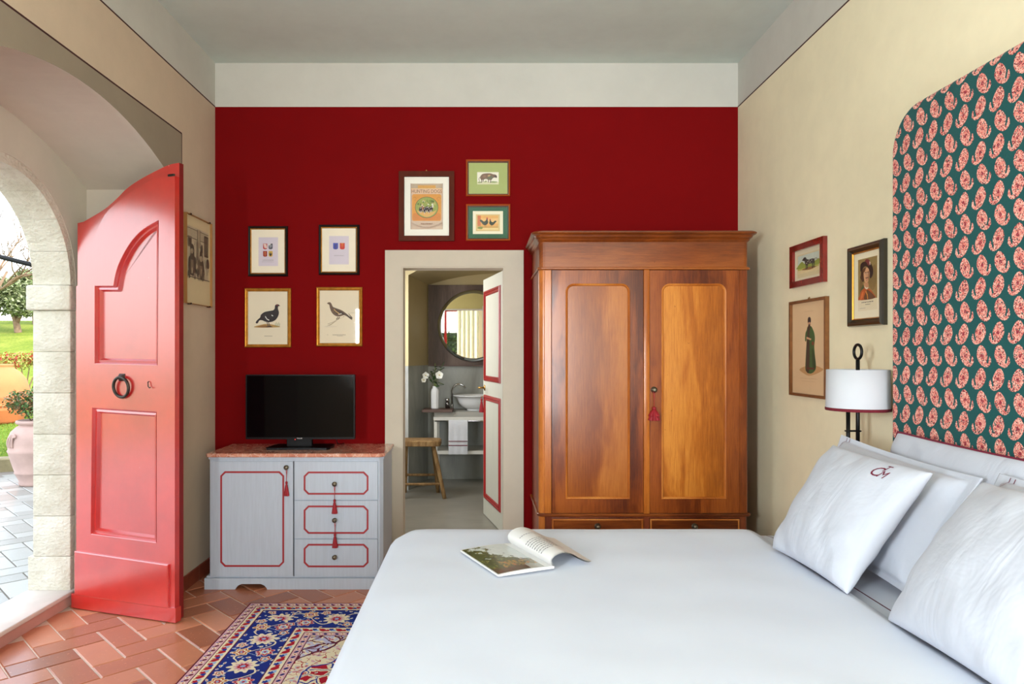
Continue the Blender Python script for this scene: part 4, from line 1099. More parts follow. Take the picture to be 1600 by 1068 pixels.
class Art:
    """thin layers of printed colour on a sheet; coordinates 0..1 across and up the sheet"""
    def __init__(s, mb, u0, u1, v0, v1, w): s.mb = mb; s.q = (u0, u1, v0, v1); s.w = w; s.n = 0
    def mp(s, p): u0, u1, v0, v1 = s.q; return (u0+(u1-u0)*p[0], v0+(v1-v0)*p[1])
    def poly(s, pts, c):
        s.n += 1
        s.mb.prism([s.mp(p) for p in pts], s.w+s.n*.00012, s.w+s.n*.00012, ink(c)); return s
    def blob(s, pts, c, n=4): return s.poly(smooth_loop(pts, n), c)
    def ell(s, cx, cy, rx, ry, c, rot=0, n=18): return s.poly(ell(cx, cy, rx, ry, n, rot=rot), c)
    def rect(s, a, b, c_, d, c): return s.poly([(a, c_), (b, c_), (b, d), (a, d)], c)
    def line(s, pts, wd, c, asp=1.0):
        s.n += 1; L = []; R = []
        for i, p in enumerate(pts):
            a, b = pts[max(0, i-1)], pts[min(len(pts)-1, i+1)]; dx, dy = (b[0]-a[0]), (b[1]-a[1]); l = sqrt(dx*dx+dy*dy)+1e-9
            L.append((p[0]-dy/l*wd, p[1]+dx/l*wd*asp)); R.append((p[0]+dy/l*wd, p[1]-dx/l*wd*asp))
        vs = [(*s.mp(p), s.w+s.n*.00012) for q in zip(L, R) for p in q]
        s.mb.add(vs, [(2*i, 2*i+1, 2*i+3, 2*i+2) for i in range(len(pts)-1)], ink(c)); return s
    def text(s, body, cx, cy, width, c, hscale=1.0):
        vs, fs = text_mesh(body, 1); xs = [v[0] for v in vs]; W = max(xs)-min(xs); s.n += 1
        u0, u1, v0, v1 = s.q; k = width*(u1-u0)/W; ox, oy = s.mp((cx, cy)); mid = (max(xs)+min(xs))/2
        s.mb.add([(ox+(x-mid)*k, oy+y*k*hscale, s.w+s.n*.00012) for x, y, _ in vs], fs, ink(c)); return s
    def scribble(s, cx, cy, width, h, c, seed=1):
        rnd = random.Random(seed); x = cx-width/2; s.n += 1; v = []
        while x < cx+width/2:
            w = rnd.uniform(.4, 1)*width*.16; e_ = min(x+w, cx+width/2)
            s.line([(x, cy), ((x+e_)/2, cy+h*rnd.uniform(-.2, .2)), (e_, cy)], h/2, c); s.n -= 1; x = e_+width*.035
        return s

def picture(kind, label, T, u0, u1, v0, v1, fw, m_fr, depth, layers, art, group=None, liner=None, glass=True, profile='flat', slabside=None, cat='picture'):
    """layers: list of (inset_u0, inset_u1, inset_v0, inset_v1, colour) from the frame's sight edge inwards; the last is the print"""
    O, U, V, W = T; c = tuple(O[i]+U[i]*(u0+u1)/2+V[i]*v0+W[i]*depth/2 for i in range(3))
    t = thing(kind, label, cat, c, group)
    out = rect(u0, u1, v0, v1); inn = rect(u0+fw, u1-fw, v0+fw, v1-fw)
    mb = MB(T)
    if profile == 'flat':
        mb.prism(out, .001, depth, m_fr, holes=[inn])
    else:
        k = fw
        mb.prism(out, .001, depth*.55, slabside or m_fr, holes=[inn])
        l = mb.mould(out, k*.12, depth*.55, depth*.85, m_fr); l = mb.mould(l, k*.22, depth*.85, depth, m_fr); l = mb.mould(l, k*.20, depth, depth*.93, m_fr)
        l = mb.mould(l, k*.30, depth*.93, depth*.62, m_fr); mb.mould(l, k*.16, depth*.62, depth*.5, m_fr)
    mb.build('frame', t)
    if liner:
        mb = MB(T); l = mb.mould(inn, -.0015, depth*.6, depth*.62, liner); l = mb.mould(inn, .0035, depth*.62, depth*.4, liner); mb.build('gilt_slip', t)
    w = depth*.30
    MB(T).prism(inn, .002, w-.001, m_board((90, 80, 66))).build('backing', t)
    q = (u0+fw, u1-fw, v0+fw, v1-fw)
    for i, (a, b, c_, d, colr) in enumerate(layers):
        q = (u0+a, u1-b, v0+c_, v1-d)
        name = 'print' if i == len(layers)-1 else 'mat_board'
        mb = MB(T); mb.prism(rect(*q), w-.0009+i*.0007, w+i*.0007, m_board(colr))
        if name == 'print': A = Art(mb, *q, w+i*.0007); art(A)
        mb.build(name, t, recalc=False)
    if glass: MB(T).prism(rect(u0+fw, u1-fw, v0+fw, v1-fw), w+.0042, w+.0055, m_picglass).build('glass_pane', t)
    return t
T_bw = ((0, YB, 0), (1, 0, 0), (0, 0, 1), (0, -1, 0))       # u = x, v = z, out into the room
yf_ = YB-.02
def bu(px): return (px-CX)*yf_/F
def bv(py): return CH-(py-CY)*yf_/F
def hook(T, u, v):
    return None
def bwpic(kind, label, px0, px1, py0, py1, fw, m_fr, lay, art, depth=.02, **k):
    u0, u1, v0, v1 = bu(px0), bu(px1), bv(py1), bv(py0)
    L = [(bu(a)-u0, u1-bu(b), bv(d)-v0, v1-bv(c_), col) for a, b, c_, d, col in lay]
    return picture(kind, label, T_bw, u0, u1, v0, v1, fw, m_fr, depth, L, art, **k)

RED_I, BLU, BLK, YEL = (176, 34, 30), (58, 72, 168), (34, 32, 36), (206, 168, 74)
def shield(a, cx, cy, w, h, c):
    a.poly([(cx-w, cy+h), (cx+w, cy+h), (cx+w, cy-h*.6), (cx+w*.7, cy-h*.9), (cx, cy-h), (cx-w*.7, cy-h*.9), (cx-w, cy-h*.6)], c)
def art_crest4(a):
    X1, X2, Y1, Y2, w, h = .34, .62, .68, .42, .105, .10
    shield(a, X1, Y1, w, h, RED_I)
    for k in range(3): a.poly([(X1-w+.02+k*.05, Y1+h*.9), (X1-w+.055+k*.05, Y1+h*.9), (X1-w+.11+k*.05, Y1-h*.6), (X1-w+.075+k*.05, Y1-h*.6)], (236, 222, 214))
    shield(a, X2, Y1, w, h, (78, 80, 92)); a.blob([(X2-.07, Y1), (X2-.03, Y1+.06), (X2+.03, Y1+.05), (X2+.08, Y1+.02), (X2+.03, Y1-.02), (X2-.03, Y1-.05)], (140, 142, 150)); a.poly([(X2-w, Y1+h), (X2+w*.2, Y1+h), (X2-w*.3, Y1+h*.4), (X2-w, Y1+h*.3)], (210, 210, 206))
    shield(a, X1, Y2, w, h, (150, 44, 34)); a.ell(X1, Y2+.02, .055, .05, (196, 98, 60)); a.ell(X1, Y2+.01, .03, .03, (110, 28, 26)); a.line([(X1, Y2-.08), (X1, Y2+.08)], .008, (220, 150, 70))
    shield(a, X2, Y2, w, h, YEL); a.blob([(X2-.085, Y2+.05), (X2-.03, Y2+.0), (X2, Y2+.07), (X2+.03, Y2), (X2+.085, Y2+.05), (X2+.05, Y2-.04), (X2, Y2-.08), (X2-.05, Y2-.04)], BLK)
    a.scribble(.5, .205, .56, .012, (70, 66, 66), 3); a.scribble(.5, .145, .62, .009, (110, 106, 104), 4)
def art_crest2(a):
    shield(a, .33, .64, .125, .115, BLU); a.blob([(.31, .68), (.35, .72), (.37, .66), (.35, .6), (.36, .55), (.31, .55), (.32, .61)], (66, 48, 92)); a.line([(.27, .58), (.29, .68)], .008, (30, 40, 120))
    shield(a, .67, .64, .125, .115, (200, 40, 26)); a.ell(.67, .66, .05, .045, (214, 120, 40)); a.ell(.67, .655, .025, .025, (186, 30, 24)); a.rect(.6, .74, .725, .74, (226, 170, 80))
    a.scribble(.5, .31, .50, .012, (100, 96, 96), 5)
bwpic('framed_crest_print', 'black framed print of four small heraldic shields, above the black bird picture', 387, 449, 352.7, 431.2, .019, m_blackfr,
      [(391, 443.5, 358, 425.5, (240, 232, 210)), (403, 433.5, 370, 415, (212, 204, 216))], art_crest4, liner=m_gold, group=None, profile='m')
bwpic('framed_crest_print', 'black framed print of one blue and one red shield, above the brown bird picture', 497.5, 561.3, 350.5, 429, .019, m_blackfr,
      [(502.5, 555, 356, 423.5, (240, 232, 210)), (513.5, 544.5, 368, 412.5, (212, 204, 216))], art_crest2, liner=m_gold, profile='m')

def art_blackbird(a):
    a.blob([(.16, .335), (.30, .365), (.45, .385), (.62, .375), (.78, .345), (.80, .325), (.50, .315), (.2, .318)], (176, 140, 78)); a.blob([(.22, .33), (.4, .36), (.55, .35), (.6, .33), (.4, .318)], (140, 100, 50))
    for k in range(5): a.line([(.70+k*.025, .34), (.69+k*.03, .40+.02*(k % 2))], .005, (120, 140, 100))
    for x in (.49, .53): a.line([(x-.02, .45), (x, .40), (x+.03, .345), (x+.09, .33)], .009, (40, 34, 32), .8); a.line([(x+.03, .345), (x-.02, .325)], .006, (40, 34, 32))
    a.blob([(.20, .40), (.205, .43), (.25, .47), (.31, .51), (.33, .56), (.42, .61), (.54, .63), (.64, .645), (.68, .68), (.69, .735), (.74, .76), (.80, .745), (.77, .715), (.765, .67), (.79, .60), (.76, .52), (.69, .455), (.57, .42), (.44, .43), (.36, .455), (.29, .45), (.25, .40)], (26, 24, 28), 5)
    a.blob([(.36, .53), (.45, .57), (.6, .57), (.66, .53), (.55, .47), (.44, .46)], (40, 34, 34)); a.line([(.44, .53), (.48, .48), (.54, .455)], .008, (224, 222, 216)); a.line([(.60, .555), (.64, .535)], .008, (214, 212, 206))
    a.ell(.745, .742, .012, .009, (170, 30, 30)); a.poly([(.79, .745), (.825, .728), (.78, .722)], (60, 56, 50))
    a.scribble(.52, .155, .20, .010, (130, 120, 104), 6)
def art_brownbird(a):
    a.line([(.16, .31), (.30, .36), (.44, .44), (.52, .49)], .010, (176, 160, 130)); a.line([(.20, .36), (.34, .40), (.44, .44)], .007, (186, 172, 146)); a.line([(.44, .44), (.62, .50), (.82, .58), (.93, .565)], .004, (196, 184, 160))
    a.blob([(.1, .315), (.28, .335), (.44, .315), (.3, .30)], (216, 204, 180))
    for x in (.46, .50): a.line([(x, .50), (x-.02, .46), (x-.04, .455)], .009, (90, 70, 50))
    a.blob([(.185, .755), (.22, .775), (.27, .775), (.305, .74), (.34, .69), (.44, .66), (.56, .625), (.66, .575), (.74, .52), (.82, .47), (.84, .48), (.82, .50), (.72, .575), (.735, .565), (.83, .46), (.80, .455), (.70, .515), (.62, .53), (.52, .51), (.40, .52), (.31, .58), (.255, .66), (.245, .72), (.21, .745)][:13]+[(.83, .455), (.80, .45), (.70, .505), (.62, .53), (.52, .508), (.40, .52), (.31, .58), (.262, .66), (.245, .725), (.21, .745)], (98, 74, 52), 4)
    a.blob([(.35, .64), (.45, .635), (.58, .59), (.64, .55), (.5, .54), (.4, .57)], (62, 46, 34)); a.line([(.36, .645), (.42, .60), (.5, .56)], .010, (190, 150, 90)); a.line([(.48, .545), (.56, .56)], .007, (222, 214, 196)); a.line([(.66, .56), (.8, .475)], .010, (44, 36, 30))
    for k in range(9): a.ell(.33+k*.035, .60-.012*k+.02*(k % 2), .009, .006, (150, 116, 78))
    a.poly([(.185, .755), (.215, .762), (.215, .745)], (50, 42, 36))
    a.scribble(.5, .155, .34, .010, (130, 118, 100), 7); a.scribble(.52, .135, .16, .008, (150, 140, 120), 8); a.scribble(.2, .155, .03, .008, (150, 140, 120), 9)
bwpic('framed_bird_print', 'gold framed print of a black bird, hanging on the red wall above the television', 381.4, 454.2, 449.7, 542.6, .022, m_gold,
      [(386.5, 448, 455, 537.5, (226, 216, 192))], art_blackbird, profile='m')
bwpic('framed_bird_print', 'gold framed print of a slim brown bird on a twig, left of the doorway', 493.6, 565.9, 448, 541, .022, m_gold,
      [(499, 560, 453.5, 535.5, (226, 214, 188))], art_brownbird, profile='m')

def art_dogs(a):
    a.rect(0, 1, 0, 1, (206, 182, 158)); a.rect(0, 1, .895, 1, (186, 166, 140)); a.rect(.22, .78, .90, .965, (214, 160, 76)); a.rect(.0, 1, .885, .897, (226, 190, 130))
    a.rect(0, 1, .78, .885, (222, 186, 150))
    a.text('HUNTING DOGS', .5, .795, .94, (110, 72, 56), 1.25)
    a.poly(cham(.04, .955, .185, .77, .035), (214, 146, 44)); a.poly(cham(.06, .935, .195, .35, .03), (206, 124, 34))
    for sx_ in (1, -1):
        for k in range(2): a.line([(.5+sx_*(.38+.05*cos(t*.6)), .25+k*.42+.035*sin(t*.6)) for t in range(9)], .006, (190, 122, 40))
    a.ell(.5, .48, .365, .232, (92, 74, 44), n=36); a.ell(.5, .48, .35, .222, (146, 160, 70), n=36)
    a.blob([(.2, .42), (.3, .385), (.5, .375), (.7, .385), (.8, .42), (.72, .335), (.6, .285), (.5, .268), (.4, .285), (.28, .335)], (216, 166, 84))
    rnd = random.Random(5)
    for k in range(34):
        t = rnd.uniform(0, pi); r = rnd.uniform(.35, .88); a.ell(.5+.34*r*cos(t), .47+.21*r*sin(t), rnd.uniform(.02, .045), rnd.uniform(.012, .028), rnd.choice(((118, 140, 50), (170, 178, 90), (96, 112, 48), (186, 170, 100), (214, 212, 180))), n=8)
    for k in range(9):
        x = .30+.045*k; y = .43+.02*(k % 3)-.012*k % .02
        a.blob([(x-.03, y-.045), (x-.035, y+.02), (x-.01, y+.055), (x+.02, y+.045), (x+.035, y), (x+.02, y-.055)], rnd.choice(((40, 32, 34), (232, 226, 214), (52, 40, 36), (150, 96, 58), (28, 26, 32)))); a.ell(x+.01, y+.03, .016, .012, (236, 232, 222), n=8)
        a.line([(x-.01, y-.03), (x-.005, y-.075)], .008, (226, 216, 200)); 
    a.line([(.70, .47), (.685, .53), (.70, .56)], .008, (240, 236, 226))
    for k in range(2): a.line([(.0+.01*t*4, .155-.11*sin(pi*t/25*1.0)-.02*k) for t in range(26)], .005, (184, 160, 140))
    a.scribble(.5, .115, .36, .022, (150, 110, 84), 12)
    a.rect(0, .012, 0, 1, (170, 150, 140)); a.rect(.988, 1, 0, 1, (170, 150, 140))
t = bwpic('framed_poster', 'wide brown framed poster of hunting dogs above the doorway, left of two small pictures', 623, 709.7, 267, 376, .036, m_brownfr,
      [(631.5, 701.5, 275.5, 367.5, (242, 240, 226)), (641.5, 691.6, 286, 357.6, (206, 182, 158))], art_dogs)
m_brass = flat((186, 150, 84), .35, metal=.9, name='brass_hanger')
MB().tube([(bu(666)-.006, YB-.004, bv(268)), (bu(666), YB-.006, bv(264.2)), (bu(666)+.006, YB-.004, bv(268))], .0016, m_brass, 6).build('hanging_loop', t)

def art_boar(a):
    a.rect(0, 1, 0, .20, (216, 216, 176)); a.blob([(.6, .16), (.7, .26), (.85, .24), (.95, .2), (.8, .12)], (150, 166, 110)); a.blob([(.02, .14), (.1, .25), (.2, .15), (.1, .1)], (160, 170, 120)); a.blob([(.3, .18), (.4, .3), (.46, .2)], (150, 160, 110))
    for x, l in ((.20, .13), (.27, .2), (.52, .16), (.62, .13)): a.poly([(x-.035, .45), (x+.04, .45), (x+.02, .27), (x+.015, l), (x-.03, l), (x-.005, .3)], (92, 80, 66))
    a.blob([(.14, .5), (.17, .72), (.28, .86), (.45, .9), (.62, .9), (.74, .82), (.84, .8), (.90, .72), (.925, .58), (.89, .52), (.82, .56), (.72, .5), (.66, .36), (.52, .38), (.4, .44), (.28, .38), (.18, .40)], (124, 98, 78), 4)
    a.blob([(.46, .45), (.52, .62), (.66, .7), (.74, .56), (.66, .42)], (104, 108, 84)); a.blob([(.25, .6), (.33, .76), (.42, .7), (.36, .56)], (146, 112, 90)); a.blob([(.48, .66), (.54, .78), (.62, .74), (.56, .64)], (190, 160, 110)); a.blob([(.78, .62), (.86, .74), (.91, .66), (.88, .56)], (84, 76, 70))
    a.line([(.15, .62), (.09, .5), (.08, .36), (.12, .28)], .012, (92, 80, 66)); 
bwpic('framed_boar_print', 'small orange framed wild boar picture on a pale green mat above the chicken picture', 728, 797.3, 248.5, 305.8, .011, m_orangefr,
      [(731, 794, 251.5, 303, (84, 40, 26)), (732.3, 793, 253.5, 301.8, (168, 182, 112)), (745.6, 779.3, 268, 287.2, (236, 234, 216))], art_boar, profile='m')
def hen(a, x, y, s, f, crest):
    P_ = lambda pts: [(x+f*px*s, y+py*s*1.3) for px, py in pts]
    a.blob(P_([(.22, .62), (.26, .52), (.24, .40), (.30, .22), (.20, .02), (.04, -.08), (-.14, -.04), (-.26, .10), (-.36, .24), (-.46, .34), (-.44, .44), (-.32, .46), (-.22, .38), (-.10, .28), (.04, .34), (.12, .46), (.14, .58)]), (40, 50, 34), 4)
    a.blob(P_([(-.2, .2), (-.05, .22), (.1, .14), (.0, .02), (-.14, .06)]), (58, 66, 44)); a.blob(P_([(.14, .60), (.16, .70), (.20, .66), (.24, .70), (.25, .60), (.27, .52), (.22, .50)]), (196, 34, 24))
    for d_ in (0, .1): a.line(P_([(-.02+d_, -.04), (-.01+d_, -.18), (.05+d_, -.2)]), .007, (120, 90, 40))
def art_hens(a):
    a.rect(0, 1, 0, 1, (226, 168, 84)); a.rect(0, 1, .45, .8, (232, 186, 112)); a.rect(0, .16, .2, 1, (206, 112, 62)); a.rect(0, 1, .12, .27, (206, 160, 84)); a.rect(0, 1, 0, .13, (232, 206, 140)); a.blob([(.0, .1), (.1, .22), (.25, .18), (.2, .05)], (130, 140, 60))
    hen(a, .36, .38, .54, 1, 1); hen(a, .70, .36, .46, -1, 0)
bwpic('framed_chicken_print', 'small orange framed picture of two dark chickens on a deep green mat', 728, 797.5, 318.2, 375.5, .011, m_orangefr,
      [(731, 794.5, 321, 372.7, (74, 34, 24)), (732.3, 793.2, 323, 371.3, (46, 98, 72)), (738.8, 786, 329, 364.8, (238, 232, 204)), (743.5, 781.2, 334, 360.4, (214, 190, 130)), (746, 778.5, 336, 358.4, (226, 168, 84))], art_hens, profile='m')

# left wall: old engraving
T_lw = ((XL, 0, 0), (0, 1, 0), (0, 0, 1), (1, 0, 0))
def art_engraving(a):
    S1_, S2_, S3_ = (92, 80, 66), (136, 120, 98), (186, 170, 140); rnd = random.Random(11)
    a.rect(.08, .92, .30, .88, (206, 192, 162))
    for k in range(16): a.line([(.10+k*.052, .75), (.10+k*.052, .85)], .004, S2_)
    a.rect(.08, .92, .745, .752, S1_); a.rect(.08, .92, .85, .856, S1_); a.rect(.46, .58, .66, .87, S3_); a.rect(.46, .475, .66, .87, S1_); a.rect(.565, .58, .66, .87, S1_)
    a.rect(.74, .91, .58, .83, S1_); [a.rect(.76+.035*k, .78+.035*k, .60, .81, S2_) for k in range(4)]
    a.rect(.10, .24, .64, .76, S2_); a.rect(.12, .22, .66, .74, S1_)
    a.blob([(.14, .34), (.12, .50), (.2, .56), (.18, .66), (.27, .68), (.33, .64), (.34, .55), (.40, .52), (.38, .34)], S1_); a.ell(.25, .60, .05, .03, S3_); a.rect(.2, .3, .38, .5, S2_)
    a.blob([(.46, .32), (.48, .48), (.54, .56), (.56, .62), (.64, .64), (.68, .54), (.72, .46), (.74, .31)], S1_); a.ell(.60, .54, .06, .035, S3_); a.rect(.55, .66, .34, .46, S2_)
    a.blob([(.40, .46), (.43, .60), (.42, .72), (.48, .73), (.50, .6), (.48, .46)], S2_); a.blob([(.58, .62), (.60, .70), (.66, .70), (.66, .62)], S1_)
    for k in range(26):
        x, y = rnd.uniform(.1, .88), rnd.uniform(.31, .44); a.blob([(x-.02, y-.03), (x-.015, y+.02), (x+.01, y+.035), (x+.022, y-.02)], rnd.choice((S1_, S2_, S3_)))
    for k in range(22):
        x, y = rnd.uniform(.1, .9), rnd.uniform(.44, .74); a.line([(x, y), (x+rnd.uniform(-.02, .02), y-.04)], .005, rnd.choice((S1_, S2_)))
    a.blob([(.80, .46), (.79, .54), (.86, .56), (.9, .5), (.88, .45)], S1_); a.line([(.08, .30), (.92, .30)], .004, S1_)
    a.line([(.5, .98), (.5, .02)], .003, (206, 186, 146))
m_clipwood = flat((170, 122, 68), .6, name='pale_backing_board')
e0, e1, g0, g1 = 4.29, 4.695, 1.789, 2.352
t = picture('framed_engraving', 'old engraving of a busy city scene in a thin clip frame beside the entrance door', T_lw, e0, e1, g0, g1, .003, m_clipwood, .022,
            [(.003, .003, .003, .003, (222, 204, 162))], art_engraving, cat='picture')
for uu, vv in ((e0+.06, g1), (e1-.04, g1), (e0+.06, g0), (e1-.04, g0)):
    MB(T_lw).box(uu-.006, uu+.006, vv-.005, vv+.005, .0, .0245, m_blackfr, .001).build('clip', t)

# right wall: dog, robed man, portrait
T_rw = ((XR, 0, 0), (0, -1, 0), (0, 0, 1), (-1, 0, 0))      # u = -y
def rw(px, py, out=.02):
    y = F*(XR-out)/(px-CX); return (-y, CH-(py-CY)*y/F)
def art_setter(a):
    a.rect(0, 1, 0, 1, (198, 210, 196)); a.rect(0, 1, 0, .5, (188, 182, 96)); a.rect(0, 1, 0, .2, (222, 204, 156)); a.blob([(0, .45), (.2, .66), (.35, .5), (.6, .62), (.8, .52), (1, .6), (1, .3), (0, .3)], (146, 160, 74)); a.blob([(.2, .2), (.5, .28), (.9, .22), (.6, .12)], (150, 110, 70))
    for x, l in ((.40, .18), (.46, .2), (.70, .18), (.77, .2)): a.poly([(x-.03, .5), (x+.05, .5), (x+.03, .34), (x+.03, l), (x-.02, l), (x, .34)], (54, 50, 46))
    a.blob([(.22, .72), (.25, .78), (.32, .86), (.40, .84), (.44, .74), (.55, .68), (.72, .68), (.80, .62), (.80, .50), (.70, .44), (.55, .44), (.42, .42), (.36, .5), (.34, .64), (.28, .68)], (66, 64, 62), 4)
    for x, y in ((.5, .58), (.6, .52), (.68, .6), (.44, .5), (.56, .64)): a.ell(x, y, .03, .025, (170, 166, 150))
    a.line([(.79, .62), (.88, .66), (.94, .60)], .012, (54, 50, 46)); a.blob([(.31, .84), (.28, .72), (.34, .7), (.36, .8)], (40, 36, 34))
(du0, dv1), (du1, _), (_, dv0) = rw(1234.5, 383.5), rw(1287, 371), rw(1236, 450)
dv1 = rw(1260, 377.5)[1]; dv0 = rw(1260, 445.5)[1]
fw_ = .034; dw, dh = du1-du0, dv1-dv0
picture('framed_dog_print', 'mahogany framed print of a standing spotted dog, above the robed figure picture', T_rw, du0, du1, dv0, dv1, fw_, m_mahog, .024,
        [(fw_, fw_, fw_, fw_, (222, 214, 184)), (fw_+dw*.08, fw_+dw*.08, fw_+dh*.07, fw_+dh*.10, (214, 200, 158)), (fw_+dw*.10, fw_+dw*.10, fw_+dh*.16, fw_+dh*.13, (198, 210, 196))], art_setter, slabside=m_blackfr)
def art_robed(a):
    S_ = (222, 190, 148)
    a.blob([(.22, .265), (.38, .30), (.62, .32), (.86, .29), (.90, .27), (.74, .23), (.5, .20), (.3, .235)], (198, 152, 102))
    a.line([(.52, .98), (.53, .02)], .0025, (206, 178, 136)); a.line([(.22, .98), (.22, .5)], .002, (214, 186, 146))
    a.blob([(.47, .735), (.44, .70), (.40, .66), (.39, .585), (.42, .575), (.44, .60), (.41, .40), (.40, .27), (.46, .235), (.56, .225), (.66, .25), (.71, .30), (.68, .42), (.66, .52), (.68, .60), (.66, .66), (.62, .70), (.57, .735)], (58, 96, 48), 4)
    a.blob([(.47, .73), (.45, .60), (.43, .45), (.42, .27), (.50, .235), (.53, .40), (.52, .58), (.53, .73)], (70, 54, 44)); a.blob([(.60, .50), (.66, .44), (.70, .32), (.64, .26), (.60, .36)], (34, 66, 34))
    a.poly([(.43, .605), (.56, .585), (.58, .60), (.44, .625)], (206, 160, 120)); a.ell(.62, .55, .035, .022, (120, 60, 40)); a.line([(.44, .28), (.66, .28)], .010, (100, 46, 36))
    a.ell(.52, .765, .038, .028, (190, 142, 108)); a.blob([(.48, .775), (.475, .815), (.50, .835), (.54, .835), (.565, .815), (.56, .775), (.52, .785)], (44, 38, 38)); a.blob([(.50, .755), (.485, .72), (.52, .69), (.545, .72), (.545, .755)], (60, 44, 36))
    a.scribble(.5, .17, .5, .006, (204, 168, 126), 3); a.scribble(.5, .14, .4, .005, (206, 172, 130), 4); a.scribble(.5, .90, .3, .006, (204, 170, 130), 5)
(ru0, _), (ru1, _) = rw(1233, 472), rw(1290, 462); rv1, rv0 = rw(1261, 467.2)[1], rw(1261, 620)[1]
t = picture('framed_costume_print', 'tall narrow framed print of a man in a green robe, left of the bedside lamp', T_rw, ru0, ru1, rv0, rv1, .015, m_walfr, .022,
        [(.015, .015, .015, .015, (224, 192, 150))], art_robed, slabside=m_gold)
hu_ = (ru0+ru1)/2
MB(T_rw).tube([(hu_-.012, rv1-.002, .006), (hu_-.006, rv1+.010, .006), (hu_, rv1+.004, .008), (hu_+.006, rv1+.012, .006), (hu_+.012, rv1-.002, .006)], .0018, m_brass, 6).build('hanging_loop', t)
def art_portrait(a):
    a.rect(0, 1, 0, 1, (150, 128, 78)); a.blob([(.6, .6), (.9, .8), (.95, .4), (.8, .2), (.6, .3)], (134, 112, 66)); a.blob([(.1, .5), (.25, .4), (.25, .2), (.1, .1)], (120, 98, 58))
    a.blob([(.06, .0), (.10, .12), (.20, .24), (.34, .32), (.52, .26), (.66, .22), (.80, .12), (.88, .0)], (178, 84, 36), 5); a.blob([(.34, .0), (.40, .16), (.50, .22), (.62, .18), (.78, .10), (.88, .0)], (92, 56, 30)); a.blob([(.12, .0), (.2, .15), (.3, .2), (.26, .05)], (206, 110, 56)); a.line([(.42, .2), (.5, .1), (.52, .0)], .02, (206, 140, 64))
    a.blob([(.14, .20), (.22, .32), (.34, .38), (.40, .36), (.34, .28), (.22, .24)], (70, 92, 56))
    a.blob([(.33, .40), (.34, .30), (.42, .27), (.52, .26), (.58, .30), (.52, .40)], (196, 144, 104)); a.blob([(.36, .33), (.44, .28), (.56, .28), (.50, .24), (.40, .26)], (226, 214, 192))
    a.blob([(.16, .62), (.13, .54), (.20, .48), (.24, .44), (.32, .44), (.36, .56), (.34, .70), (.26, .74), (.18, .70)], (70, 42, 24)); 
    a.blob([(.32, .70), (.32, .56), (.36, .45), (.44, .40), (.54, .42), (.60, .50), (.63, .60), (.62, .70), (.50, .76), (.38, .75)], (214, 164, 122), 5); a.blob([(.54, .44), (.60, .52), (.62, .62), (.62, .7), (.57, .66), (.56, .55)], (150, 98, 64))
    a.blob([(.14, .78), (.16, .88), (.28, .92), (.42, .92), (.58, .90), (.72, .82), (.80, .70), (.80, .58), (.72, .50), (.64, .50), (.64, .62), (.60, .70), (.50, .78), (.36, .80), (.22, .72), (.15, .70)], (42, 26, 22), 5)
    a.blob([(.38, .94), (.5, .97), (.62, .93), (.66, .84), (.58, .80), (.48, .88)], (120, 52, 52)); a.blob([(.26, .72), (.34, .76), (.44, .77), (.40, .70), (.34, .66)], (96, 60, 34)); a.poly([(.62, .90), (.68, .88), (.67, .80), (.63, .83)], (226, 196, 180))
    for x in (.43, .55): a.ell(x, .615, .028, .010, (238, 226, 206)); a.ell(x+.004, .615, .012, .011, (46, 30, 24)); a.line([(x-.045, .642), (x, .652), (x+.04, .642)], .008, (72, 44, 28))
    a.line([(.50, .625), (.525, .56), (.51, .54), (.49, .538)], .008, (170, 116, 82)); a.blob([(.42, .518), (.47, .528), (.50, .522), (.54, .528), (.585, .512), (.54, .508), (.50, .512), (.46, .506)], (64, 38, 26)); a.blob([(.46, .495), (.50, .502), (.54, .495), (.50, .482)], (168, 72, 60)); a.ell(.50, .445, .018, .012, (110, 72, 48))
(pu0, _), (pu1, _) = rw(1325, 388), rw(1380, 372); pv1, pv0 = rw(1352, 380)[1], rw(1352, 509)[1]
dw, dh = pu1-pu0, pv1-pv0; fw_ = .034
def art_sheet(a):
    a.scribble(.5, .16, .62, .018, (120, 110, 96), 3); a.scribble(.52, .115, .26, .014, (120, 110, 96), 4); a.scribble(.25, .05, .3, .008, (160, 150, 130), 5)
    q = a.q; W_2, H_2 = q[1]-q[0], q[3]-q[2]; b = Art(a.mb, q[0], q[1], q[2]+H_2*.215, q[3], a.w+.0001); art_portrait(b)
picture('framed_portrait_print', 'dark framed portrait of a man in a broad black hat, above the bedside lamp', T_rw, pu0, pu1, pv0, pv1, fw_, m_dkolive, .030,
        [(fw_, fw_, fw_, fw_, (234, 226, 196)), (fw_+dw*.125, fw_+dw*.10, fw_+dh*.10, fw_+dh*.085, (226, 214, 180))], art_sheet, liner=m_gold, profile='m')

